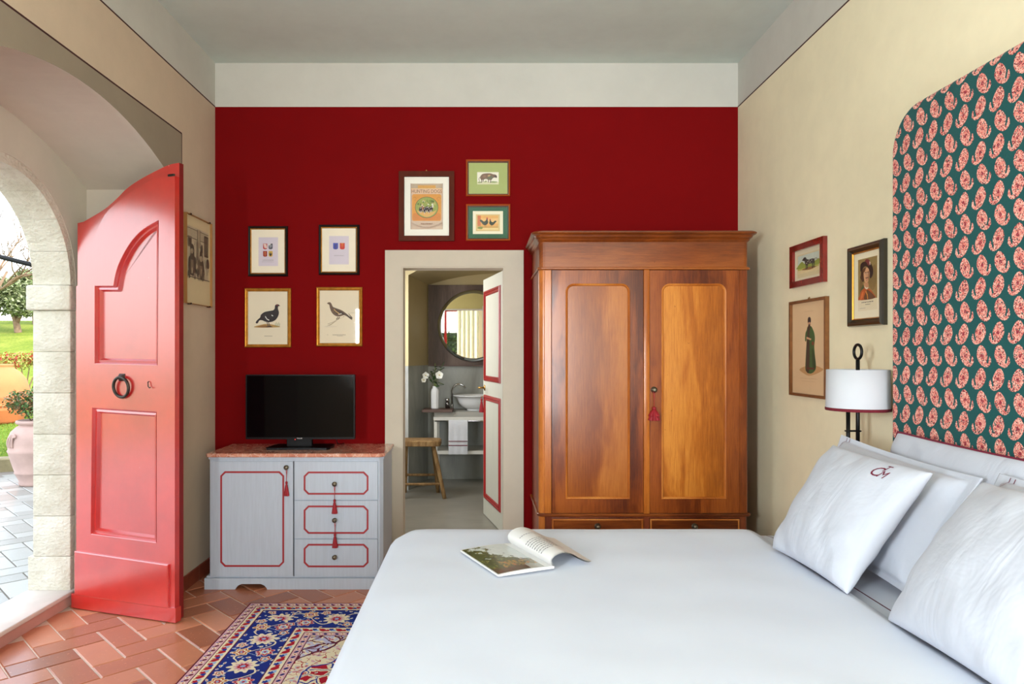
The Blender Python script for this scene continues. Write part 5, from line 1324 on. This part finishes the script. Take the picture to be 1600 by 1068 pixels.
# ------------------------------------------------------------------ bathroom furnishings
YN = 6.77
def at(px, py, y): return P(px, py, y)
m_wpanel = wood('grey_brown_wood_panel', (72, 56, 50), (94, 76, 68), (116, 98, 88), True, .6, .3, 12)
m_white = flat((222, 220, 212), .45, name='white_lacquered_metal')
m_vtop = flat((170, 168, 160), .5, name='grey_stone_counter', var=.08, bump=.1, scale=5)
m_ceramic = flat((232, 234, 236), .12, name='white_ceramic', var=.01, coat=.6)
m_chrome = flat((190, 190, 192), .12, metal=1, name='polished_steel', var=.02)
m_shelf = flat((96, 74, 66), .55, name='dark_wood_board', var=.2, scale=8, stretch=(.5, 4, 1))
mb = MB(T_back).box(P(669.5, 0, 7.19)[0], .915, 1.357, P(0, 445, 7.18)[2], 7.17, NB_Y-.001, m_wpanel)
tp = thing('mirror_panel', 'dark wood wall panel behind the round mirror', 'wall panel', (.2, 7.18, 1.357)); mb.build('board', tp)
MB(T_back).box(P(669.5, 0, 7.19)[0], .915, 1.345, 1.357, 7.155, NB_Y-.001, m_shelf).build('lower_ledge', tp)
mx_, mz_, mr_ = (739.5-CX)*7.14/F, CH-(508.8-CY)*7.14/F, 55.8*7.14/F
tmr = thing('round_mirror', 'large round mirror hung on the dark wood panel above the washbasin', 'mirror', (mx_, 7.15, mz_-mr_))
nb = NB('mirror_silver'); m_mir = nb.fin((.88, .9, .9, 1), .015, metal=1)
nb = NB('mirror_bevel'); m_mirb = nb.fin((.62, .67, .68, 1), .05, metal=1)
Tm = ((mx_, 7.15, mz_), (1, 0, 0), (0, 0, 1), (0, -1, 0))
o = MB(Tm).lathe([(mr_-.034, .012), (0.0001, .012)], (0, 0, 0), 72, m_mir, cap=False, smooth=False).build('glass', tmr)
MB(Tm).lathe([(mr_, -.016), (mr_, .004), (mr_-.034, .012)], (0, 0, 0), 72, m_mirb, cap=False).build('bevelled_edge', tmr)

# vanity
vx0 = P(678, 0, YN)[0]; vx1 = .80; vt = P(0, 643.5, YN)[2]; vt2 = P(0, 651, YN)[2]; vt3 = P(0, 656.5, YN)[2]
tv = thing('washstand', 'white framed washstand with grey counter and open lower shelf', 'washstand', (.2, 7.0, BF))
MB().box(vx0, vx1, YN, 7.185, vt2, vt, m_vtop, .002).build('counter', tv)
MB().box(vx0-.004, vx1, YN-.004, 7.185, vt3, vt2, m_white, .002).build('apron', tv)
s0, s1 = P(0, 709.5, YN)[2], P(0, 704.5, YN)[2]
MB().box(vx0+.028, vx1, YN, 7.185, s0, s1, m_white, .002).box(vx0+.03, vx1-.01, YN+.02, 7.18, s1, s1+.004, m_vtop).build('lower_shelf', tv)
for xx in (vx0, vx1-.03):
    for yy in (YN, 7.15): MB().box(xx, xx+.033, yy, yy+.03, BF if yy > 7 or xx > .5 else s0, vt3, m_white, .002).build('leg', tv)
MB().tube([(vx0+.01, YN-.03, P(0, 657, YN)[2]), (vx1-.01, YN-.03, P(0, 657, YN)[2])], .006, m_chrome, 8).build('towel_rail', tv)
for xx in (vx0+.02, vx1-.03): MB().tube([(xx, YN, P(0, 657, YN)[2]), (xx, YN-.03, P(0, 657, YN)[2])], .005, m_chrome, 6).build('rail_bracket', tv)
bx_a = P(659.5, 0, 6.74)[0]
o = MB().box(bx_a, -.27, 6.72, 6.98, vt+.001, vt+.026, m_shelf, .003).build('wooden_shelf_board'); tag(o, 'dark wooden board on the washstand under the white vase', 'board')
ZB = vt+.027
# basin
cxb, cyb = (751-CX)*6.95/F-.045, 6.965
tb_ = thing('washbasin', 'white ceramic bowl basin standing on the washstand', 'basin', (cxb, cyb, vt))
MB().lathe([(.0, .004), (.085, .004), (.094, .0), (.096, .010), (.088, .016), (.115, .024), (.150, .046), (.176, .078), (.188, .108), (.197, .128), (.216, .142), (.232, .148), (.236, .154), (.232, .158), (.212, .154), (.192, .138), (.175, .10), (.13, .05), (.08, .032), (.0001, .026)], (cxb, cyb, vt+.001), 56, m_ceramic, sx=1, sy=.88, cap=False).build('bowl', tb_)
# tap
tx, ty = P(706.5, 0, 7.08)[0], 7.08
tt_ = thing('tap', 'tall arched chrome tap left of the basin', 'tap', (tx, ty, vt))
zt1 = P(0, 612, ty)[2]; r_ = .072
pts = [(tx, ty, vt+.001), (tx, ty, zt1)]+[(tx+r_-r_*cos(a), ty-.01*sin(a), zt1+r_*1.12*sin(a)) for a in [pi*k/14 for k in range(1, 13)]]
MB().tube(pts, .0095, m_chrome, 12).build('spout', tt_)
MB().lathe([(.022, 0), (.022, .006), (.014, .012), (.014, .05), (.010, .056)], (tx, ty, vt+.001), 20, m_chrome).build('base', tt_)
hx_, hy_ = P(699.5, 0, 6.9)[0], 6.9
td_ = thing('soap_dispenser', 'small dark chrome dispenser beside the tap', 'dispenser', (hx_, hy_, vt+.001))
MB().lathe([(.024, 0), (.024, .05), (.020, .06), (.010, .066)], (hx_, hy_, ZB if hx_ < -.27 else vt+.001), 20, flat((120, 118, 116), .15, metal=1, name='dark_chrome')).build('body', td_)
MB().lathe([(.022, .066), (.022, .090), (.016, .098)], (hx_, hy_, ZB if hx_ < -.27 else vt+.001), 20, m_chrome).build('cap', td_)
# vase and flowers
vx_, vy_ = P(679.8, 0, 6.86)[0], 6.86
tva = thing('vase', 'faceted white ceramic vase on the wooden board', 'vase', (vx_, vy_, ZB))
MB().lathe([(.036, 0), (.0415, .006), (.0425, .165), (.037, .188), (.027, .202), (.0255, .222), (.021, .222), (.021, .19)], (vx_, vy_, ZB+.001), 10, m_ceramic, smooth=False).build('body', tva)
m_leaf = flat((62, 88, 52), .5, name='green_leaf', var=.4, scale=40); m_stem = flat((110, 130, 60), .6, name='green_stem'); m_petal = flat((240, 240, 232), .6, name='white_petal'); m_yel = flat((200, 180, 70), .6, name='yellow_stamens')
tf = thing('flower_bouquet', 'white flowers with green leaves standing in the vase', 'flowers', (vx_, vy_, ZB+.2))
def leafq(mb, c, d, l, w, mat, up=(0, 0, 1)):
    d = Vector(d).normalized(); s = d.cross(Vector(up)); s = s.normalized() if s.length > .05 else Vector((1, 0, 0)); c = Vector(c); n = s.cross(d)
    pts = [c, c+d*l*.3+s*w*.45+n*l*.04, c+d*l*.65+s*w*.5, c+d*l, c+d*l*.65-s*w*.5, c+d*l*.3-s*w*.45+n*l*.04]
    mb.add([tuple(p) for p in pts], [(0, 1, 2, 3), (0, 3, 4, 5)], mat)
rnd = random.Random(2); top0 = Vector((vx_, vy_, ZB+.22))
ends = [Vector((vx_-.09, vy_-.01, ZB+.33)), Vector((vx_+.045, vy_-.03, ZB+.335)), Vector((vx_+.0, vy_, ZB+.45)), Vector((vx_+.07, vy_+.02, ZB+.43)), Vector((vx_+.07, vy_-.01, ZB+.25)), Vector((vx_-.03, vy_, ZB+.36))]
mb = MB()
for e_ in ends: mb.tube([tuple(top0-Vector((0, 0, .08))), tuple(top0), tuple((top0+e_)/2+Vector((0, 0, .02))), tuple(e_)], .0025, m_stem, 5)
mb.build('stems', tf); mb = MB()
for k in range(52):
    e_ = rnd.choice(ends); f = rnd.uniform(.3, 1); c_ = top0+(e_-top0)*f; leafq(mb, c_, (rnd.uniform(-1, 1), rnd.uniform(-1, 1), rnd.uniform(-.4, .9)), rnd.uniform(.035, .06), rnd.uniform(.02, .034), m_leaf)
mb.build('leaves', tf, recalc=False)
for (c_, s_) in ((ends[0], .040), (ends[0]+Vector((-.02, 0, -.045)), .030), (ends[1], .046)):
    mb = MB()
    for k in range(5):
        a = 2*pi*k/5+.3; leafq(mb, c_+Vector((0, -.012, 0)), (cos(a), -.45, sin(a)), s_, s_*.95, m_petal, (0, 1, 0))
    mb.lathe([(.008, 0), (.006, .006), (.001, .008)], (c_.x, c_.y-.02, c_.z-.003), 8, m_yel); mb.build('blossom', tf, recalc=False)
# towel over the rail
m_towel = flat((226, 228, 234), .9, name='white_towel_cotton', var=.02, bump=.5, scale=90)
ta0, ta1 = P(700.8, 0, YN-.04)[0], P(730.6, 0, YN-.04)[0]; zr = P(0, 657, YN)[2]
tw2 = thing('hand_towel', 'white hand towel with two red stripes hanging from the washstand rail', 'towel', ((ta0+ta1)/2, YN-.035, .5))
prof = [(YN-.018, zr-.20), (YN-.019, zr), (YN-.022, zr+.008), (YN-.03, zr+.011), (YN-.038, zr+.008), (YN-.041, zr)]+[(YN-.041-.003*sin(k), zr-k*.30/10) for k in range(1, 11)]
zbt = P(0, 709.5, YN-.04)[2]
prof = [(y, z if z > zr-.21 and i < 6 else zr-(zr-zbt)*((i-5)/10)) for i, (y, z) in enumerate(prof)]
mb = MB(); n = 16
vs = [(ta0+(ta1-ta0)*i/n, y-.003*sin(i*1.1)*min(1, max(0, (zr-z)*6)), z) for (y, z) in prof for i in range(n+1)]
mb.add(vs, [(j*(n+1)+i, j*(n+1)+i+1, (j+1)*(n+1)+i+1, (j+1)*(n+1)+i) for j in range(len(prof)-1) for i in range(n)], m_towel, True); mb.build('cloth', tw2, recalc=False)
for py_ in (689, 695.5):
    z = P(0, py_, YN-.05)[2]; MB().box(ta0+.0005, ta1-.0005, YN-.0505, YN-.0488, z-.004, z+.004, m_burg).build('stripe', tw2)
# stool of rough old wood
nb = NB('weathered_wood'); p = nb.pos(); x, y, z = nb.xyz(p)
n = nb.noise(nb.scl(p, 9, 9, 2.2), 3, 6, .7, .4); nb.bump(n+nb.noise(p, 40, 3), .6, .006)
m_old = nb.fin(nb.ramp(n, [(.25, lin((86, 60, 34))), (.5, lin((146, 112, 70))), (.75, lin((186, 156, 110)))]), .8)
sc_ = lambda px, y: (px-CX)*y/F
ty_ = 6.30
tst = thing('wooden_stool', 'rustic weathered wooden stool on splayed legs beside the washstand', 'stool', (-.54, 6.4, BF))
sz1, sz0 = P(0, 687, 6.3)[2], P(0, 697, 6.26)[2]
sx0, sx1 = sc_(624, 6.32), sc_(687.5, 6.32)
mb = MB(T_up); lp = smooth_loop([(sx0, 6.24), ((sx0+sx1)/2, 6.225), (sx1-.01, 6.235), (sx1+.004, 6.36), (sx1-.012, 6.47), ((sx0+sx1)/2, 6.485), (sx0, 6.47), (sx0-.006, 6.36)], 5)
mb.prism(lp, sz0+.006, sz1-.008, m_old); l = mb.mould(lp, .012, sz1-.008, sz1, m_old, True); mb.poly(l, sz1, m_old); l = mb.mould(lp, .012, sz0+.006, sz0, m_old, True); mb.poly(l, sz0, m_old); mb.build('seat', tst)
legs = [((sx0+.05, 6.27, sz0), (sc_(629, 6.22), 6.20, BF)), ((sx1-.055, 6.27, sz0), (sc_(695, 6.24), 6.22, BF)), ((sx0+.05, 6.44, sz0), (sc_(633, 6.52), 6.50, BF)), ((sx1-.07, 6.44, sz0), (sc_(684.5, 6.5), 6.50, BF))]
for a, b in legs:
    pts = [tuple(Vector(a).lerp(Vector(b), k/6)+Vector((.003*nz(k, a[0]*9), .003*nz(k*2, 4), 0))) for k in range(7)]
    MB().tube(pts, [.019+.002*nz(k*1.7, a[0]*7) for k in range(7)], m_old, 8).build('leg', tst)
def onleg(i, z): a, b = map(Vector, legs[i]); f = (a.z-z)/(a.z-b.z); return a.lerp(b, f)
for i, j, z in ((0, 1, BF+.13), (2, 3, BF+.17)): MB().tube([tuple(onleg(i, z)), tuple(onleg(j, z))], .012, m_old, 8).build('stretcher', tst)

# bathroom door leaf, opened inwards
dh0 = Vector((.166, 4.945, 0)); dh1 = Vector((.022, 5.62, 0)); DU = (dh1-dh0).normalized(); DN = Vector((-DU.y, DU.x, 0)); DN = DN if DN.x < 0 else -DN; DW = (dh1-dh0).length
T_d = (tuple(dh0), tuple(DU), (0, 0, 1), tuple(DN))
m_doorw = flat((212, 212, 198), .5, name='pale_door_paint', var=.03, scale=8, stretch=(8, 8, .5))
td2 = thing('door_2', 'pale bathroom door with red moulded panels standing ajar', 'door', (dh0.x, dh0.y, BF)); td2['kind'] = 'structure'; del td2['category']
dz0, dz1 = BF+.008, zt-.008
pa = [rect(.09, DW-.05, 1.255, 1.975), rect(.09, DW-.05, .315, 1.145)]
MB(T_d).prism(rect(0, DW, dz0, dz1), -.036, 0, m_doorw).build('leaf', td2)
m_redmould = flat((158, 26, 26), .4, name='red_moulding_paint')
for q in pa:
    mb = MB(T_d); l = mb.mould(q, .004, 0, .010, m_redmould); l = mb.mould(l, .014, .010, .014, m_redmould); l = mb.mould(l, .006, .014, .006, m_redmould); l = mb.mould(l, .014, .006, .010, m_redmould); mb.mould(l, .006, .010, .001, m_redmould); o = mb.build('panel_moulding', td2)
hzz = P(0, 605, 5.6)[2]
MB(T_d).tube([(DW-.055, hzz, 0), (DW-.055, hzz, .045), (DW-.03, hzz+.002, .052), (DW-.13, hzz+.006, .052)][:2]+[(DW-.075, hzz+.001, .055), (DW-.15, hzz+.004, .055)], .008, m_brass, 8).build('handle', td2)
MB(T_d).lathe([(.024, 0), (.024, .004), (.012, .008)], (DW-.055, hzz, 0), 16, m_brass).build('handle_rose', td2)
kx = dh0+DU*(DW-.03)+DN*.022
MB().tube([tuple(dh0+DU*(DW-.03)+Vector((0, 0, hzz-.07))), tuple(kx+Vector((0, 0, hzz-.07)))], .003, m_brass, 6).build('key', td2)
tassel(kx.x, kx.y, hzz-.068, hzz-.085, hzz-.20, .018, 'red tassel hanging from the key of the pale bathroom door')

# ------------------------------------------------------------------ curtain at the rear window
m_curt = flat((222, 222, 196), .85, name='cream_curtain_cloth', var=.03)
tc = thing('curtain', 'long cream curtain drawn beside the rear window', 'curtain', (-.32, YR+.1, .02))
def cur(a, b): return (-.56+.52*a, YR+.12+.035*sin(a*2*pi*5)*(.7+.3*b)+.01*sin(b*5), .03+2.72*b)
MB().grid(cur, 120, 10, m_curt).build('cloth', tc)
MB().tube([(-1.55, YR+.12, 2.78), (.05, YR+.12, 2.78)], .013, m_blk, 10).build('curtain_rod', tc)

# ------------------------------------------------------------------ outdoors
def ground(x, y):
    dd = -x*.35+y*.94          # distance from the terrace roughly towards the hill
    z = .10+max(0, (y-8.2))*.085+max(0, y-16)*.10+.10*nz(x*.15, y*.15)*min(1, max(0, y-9))
    if x > -10 and y < 6: z = .02
    z -= max(0, y-27)*.22
    return z
nb = NB('meadow_grass'); p = nb.world(); n = nb.noise(p, .7, 5, .65); n2 = nb.noise(p, 14, 4, .7)
nb.bump(n2, .8, .04)
m_grass = nb.fin(nb.ramp(n*.5+n2*.5, [(.32, lin((70, 94, 26))), (.5, lin((106, 124, 42))), (.66, lin((144, 148, 66)))]), .9, spec=.1)
mb = MB()
def gfn(a, b):
    x = -60+57.3*a; y = -30+75*b
    k = 1-min(1, max(0, (-x-10.5)/3)) ; 
    g = ground(x, y); lim = 8.2+(x+5.6)*-.0
    inside = (-9.6 < x) and y < 9.0+(x+4.6)*.35
    return (x, y, -.02 if inside else g)
mb.grid(gfn, 160, 200, m_grass)
o = mb.build('lawn', recalc=False); tag(o, 'bright green grass rising to a low hill', None, None, 'structure')
o = MB().grid(lambda a, b: (-60+120*a, -30+28*b-.0, -.05), 4, 4, m_grass).build('lawn'); tag(o, 'grass behind the house', None, None, 'structure')
# scattered grass blades near the terrace
mb = MB(); rnd = random.Random(4)
m_blade = flat((100, 132, 44), .8, name='grass_blade', var=.3)
for k in range(9000):
    y = 8.6+abs(rnd.gauss(0, 3.2)); x = -rnd.uniform(.60, .74)*y+rnd.uniform(-1.0, .6)
    if y < 9.3+(x+4.6)*.35: continue
    z = ground(x, y); h = rnd.uniform(.02, .05); a = rnd.uniform(0, pi); w = .006
    mb.add([(x-w*cos(a), y-w*sin(a), z-.005), (x+w*cos(a), y+w*sin(a), z-.005), (x+rnd.uniform(-.02, .02), y+rnd.uniform(-.02, .02), z+h)], [(0, 1, 2)], m_blade)
o = mb.build('grass_blades', recalc=False); tag(o, 'short grass growing beyond the terrace kerb', None, None, 'stuff')
# kerb
m_kerb = flat((120, 112, 84), .95, name='mossy_kerb_stone', var=.3, scale=6, bump=.6)
mb = MB(); kp = [(-9.6, 7.2), (-7.0, 8.05), (-5.9, 8.45), (-5.1, 8.85), (-4.2, 9.4), (-2.8, 10.2)]
kp = smooth_loop(kp, 8, False); n = len(kp); vs = []
for i, (x, y) in enumerate(kp):
    a, b = kp[max(0, i-1)], kp[min(n-1, i+1)]; dx, dy = b[0]-a[0], b[1]-a[1]; l = sqrt(dx*dx+dy*dy); nx, ny = -dy/l*.13, dx/l*.13
    for (s_, z) in ((-1, .0), (-1, .19), (-.8, .205), (.8, .205), (1, .19), (1, 0)): vs.append((x+nx*s_, y+ny*s_, z+.006*nz(x*6, y*6, s_)))
mb.add(vs, [(i*6+k, (i+1)*6+k, (i+1)*6+k+1, i*6+k+1) for i in range(n-1) for k in range(5)], m_kerb, False); o = mb.build('terrace_kerb'); tag(o, 'mossy stone kerb edging the terrace', 'kerb')
# terracotta urn with a shrub
m_urn = flat((186, 158, 150), .85, name='pale_terracotta', var=.10, scale=5, bump=.4)
ux, uy = (57-CX)*7.55/F, 7.55
tu = thing('terracotta_urn', 'large pale terracotta urn with applied handles on the terrace', 'urn', (ux, uy, .05))
k = .66; UP = [(.0, 0), (.155, 0), (.165, .02), (.158, .04), (.185, .10), (.20, .13), (.208, .14), (.202, .15), (.235, .26), (.262, .36), (.272, .38), (.262, .395), (.268, .46), (.262, .52), (.235, .585), (.19, .63), (.165, .645), (.160, .655), (.185, .665), (.195, .68), (.192, .70), (.172, .705), (.16, .69), (.15, .62)]
MB().lathe(UP, (ux, uy, .051), 56, m_urn, cap=False).build('body', tu)
for (az) in (-2.05, .9):
    c_ = Vector((cos(az), sin(az), 0)); sdir = Vector((-sin(az), cos(az), 0))
    for q in (-.035, 0, .035):
        pts = [Vector((ux, uy, .051))+c_*r+sdir*(q*w_+.045*b_)+Vector((0, 0, z)) for r, z, w_, b_ in ((.270, .43, 1, 0), (.276, .47, 1.1, 0), (.275, .52, 1.0, .2), (.262, .565, .5, .8), (.262, .56, .3, 1.2), (.268, .535, .3, 1.5))]
        MB().tube(smooth_loop([tuple(v) for v in pts], 4, False), .011, m_urn, 8).build('handle', tu)
def foliage(name, label, cat, base, trunk, blobs, n, size, mats, m_trunk, seed, group=None, branches=()):
    t = thing(name, label, cat, base, group); rnd = random.Random(seed)
    mb = MB()
    for pts, r0, r1 in trunk: mb.tube(smooth_loop(pts, 3, False), [r0+(r1-r0)*i/(len(pts)*3-3) for i in range((len(pts)-1)*3+1)], m_trunk, 7)
    mb.build('trunk' if len(trunk) else 'stem', t)
    for mi, mt in enumerate(mats):
        mb = MB()
        for k in range(n//len(mats)):
            c, r = rnd.choice(blobs); 
            while True:
                d = Vector((rnd.uniform(-1, 1), rnd.uniform(-1, 1), rnd.uniform(-1, 1)))
                if .25 < d.length < 1: break
            q = Vector(c)+Vector((d.x*r[0], d.y*r[1], d.z*r[2]))
            leafq(mb, q, (rnd.uniform(-1, 1), rnd.uniform(-1, 1), rnd.uniform(-.6, 1)), size*rnd.uniform(.7, 1.3), size*.42, mt, (rnd.uniform(-1, 1), rnd.uniform(-1, 1), 1))
        mb.build('foliage', t, recalc=False)
    return t
m_bark = flat((120, 100, 82), .95, name='grey_bark', var=.3, scale=10); m_l1 = flat((70, 104, 44), .5, name='shrub_leaf_green', var=.4, scale=9); m_l2 = flat((126, 96, 56), .5, name='shrub_leaf_bronze', var=.4, scale=9)
foliage('potted_shrub', 'leafy green and bronze shrub growing in the pale urn', 'shrub', (ux, uy, .70),
        [([(ux, uy, .66), (ux+.02, uy, .82), (ux-.02, uy, .95)], .012, .005), ([(ux, uy, .66), (ux-.10, uy, .80), (ux-.22, uy, .95)], .009, .003), ([(ux, uy, .66), (ux+.10, uy, .82), (ux+.18, uy, .96)], .009, .003)],
        [((ux, uy, .94), (.27, .27, .16)), ((ux-.13, uy, .95), (.20, .22, .13)), ((ux+.12, uy, .88), (.22, .22, .14))], 1500, .045, [m_l1, m_l2], m_bark, 5)
# ribbed storage jar further off
jx, jy = (-4-CX)*11.4/F, 11.4; jz = ground(jx, jy)-.02
m_jar = flat((186, 112, 70), .85, name='warm_terracotta', var=.12, scale=3, bump=.3)
tj = thing('storage_jar', 'big round ribbed terracotta jar on the grass beyond the terrace', 'jar', (jx, jy, jz))
jp = [(.30, 0), (.36, .05), (.40, .22), (.42, .24), (.41, .26), (.445, .42), (.455, .44), (.445, .46), (.44, .56), (.40, .72), (.32, .84), (.22, .92), (.20, .93), (.22, .95), (.22, .98), (.17, .98)]
MB().lathe([(r*1.02, z*1.0) for r, z in jp], (jx, jy, jz), 48, m_jar).build('body', tj)
mb = MB()
mb.lathe([(.455, .30), (.475, .32), (.455, .34)], (jx, jy, jz), 48, m_jar, cap=False); mb.build('raised_band', tj)
# flowering shrub behind the jar
sx_, sy_ = (38-CX)*12.8/F, 12.8; sz_ = ground(sx_, sy_)
m_fr = flat((176, 64, 50), .6, name='red_young_leaf', var=.3); m_l3 = flat((150, 150, 70), .6, name='yellow_green_leaf', var=.3)
foliage('garden_shrub', 'thin stemmed shrub with reddish leaves behind the jar and urn', 'shrub', (sx_, sy_, sz_),
        [([(sx_+o_[0], sy_, sz_-.02), (sx_+o_[0]-.02, sy_, sz_+.4), (sx_+o_[1], sy_+o_[2], sz_+.72)], .016, .008) for o_ in ((0, -.05, 0), (.07, .06, .05), (.12, .28, 0), (-.02, -.3, .1))],
        [((sx_-.05, sy_, sz_+.86), (.36, .3, .16)), ((sx_-.42, sy_, sz_+.80), (.34, .3, .20)), ((sx_+.26, sy_, sz_+.88), (.20, .25, .12))], 1300, .060, [m_l3, m_fr, m_l3], m_bark, 7)
# olive trees on the crest, bare tree, far trees
m_o1 = flat((136, 146, 112), .7, name='olive_leaf_grey', var=.3, scale=3); m_o2 = flat((92, 108, 66), .7, name='olive_leaf_dark', var=.3, scale=3)
def olive(px, y, hpx, wpx, seed, label, side):
    x = (px-CX)*y/F; z = ground(x, y); H = hpx*y/F; W = wpx*y/F
    rnd = random.Random(seed); bl = [((x+rnd.uniform(-.75, .75)*W*.5, y+rnd.uniform(-.5, .5)*W*.4, z+H*rnd.uniform(.40, .82)), (W*.22, W*.22, H*.17)) for k in range(11)]
    foliage('olive_tree', label, 'tree', (x, y, z), [([(x+.1*W, y, z-.1), (x+.03*W, y, z+.22*H), (x-.10*W, y, z+.5*H)], .13, .06), ([(x+.05*W, y, z+.15*H), (x+.22*W, y, z+.45*H), (x+.3*W, y, z+.6*H)], .08, .03)], bl, 3400, .17, [m_o1, m_o2], m_bark, seed, None)
olive(22, 24, 88, 70, 31, 'grey green olive tree with a forked trunk on the hill crest', 0)
olive(52, 26, 92, 46, 32, 'taller dense olive tree on the hill crest beside the stone jamb', 1)
olive(-38, 25, 84, 70, 33, 'olive tree at the left end of the hill crest', 2)
bx_, by_ = (-30-CX)*21/F, 21; bz_ = ground(bx_, by_)
tbt = thing('bare_tree', 'leafless tree reaching across the pale sky', 'tree', (bx_, by_, bz_)); mb = MB(); rnd = random.Random(6)
def branch(p, d, l, r, k):
    q = p+d*l; mb.tube([tuple(p), tuple(p+d*l*.5+Vector((rnd.uniform(-.06, .06)*l, 0, rnd.uniform(-.06, .06)*l))), tuple(q)], [r, r*.8, r*.62], m_bark, 5)
    if k == 0: return
    for _ in range(3): branch(p+d*l*rnd.uniform(.55, 1), (d+Vector((rnd.uniform(-.75, .75), rnd.uniform(-.6, .6), rnd.uniform(-.35, .55)))).normalized(), l*rnd.uniform(.55, .8), r*.58, k-1)
branch(Vector((bx_, by_, bz_-.1)), Vector((.12, 0, 1)).normalized(), 1.9, .10, 1)
for d_ in ((.9, .1, .55), (.7, -.2, .35), (.3, .2, .9), (-.6, 0, .7)): branch(Vector((bx_+.2, by_, bz_+1.6)), Vector(d_).normalized(), 1.3, .045, 4)
mb.build('branches', tbt)
# rod crossing the sky
a_, b_ = Vector(P(-60, 386, 6.4)), Vector(P(62, 416.5, 6.0)); dd = (b_-a_); b2 = a_+dd*((-2.60-a_.x)/dd.x)
a2 = a_-dd*2.6
trd = thing('pergola_bar', 'dark metal bar crossing the sky outside the arch', 'metal bar', tuple((a2.x, a2.y, 0.05)))
MB().tube([tuple(a2), tuple(b2)], .021, m_blk, 10).build('bar', trd)
MB().tube([(a2.x, a2.y, .05), (a2.x, a2.y, a2.z+.02)], .03, m_blk, 10).build('post', trd)
# clipped hedge outside the rear window
m_h = flat((96, 128, 60), .8, name='hedge_leaf', var=.4, scale=8)
t = thing('hedge', 'clipped green hedge outside the rear window', 'hedge', (-.7, -6.2, 0)); mb = MB(); rnd = random.Random(9)
mb.box(-5, 4, -6.6, -6.0, -.05, 2.1, flat((40, 56, 28), .9, name='hedge_core')); mb.build('core', t); mb = MB()
for k in range(9000):
    leafq(mb, (rnd.uniform(-5, 4), -5.98+rnd.uniform(-.08, .05), rnd.uniform(0, 2.15)), (rnd.uniform(-1, 1), rnd.uniform(0, 1), rnd.uniform(-.5, 1)), .07, .05, m_h)
mb.build('foliage', t, recalc=False)
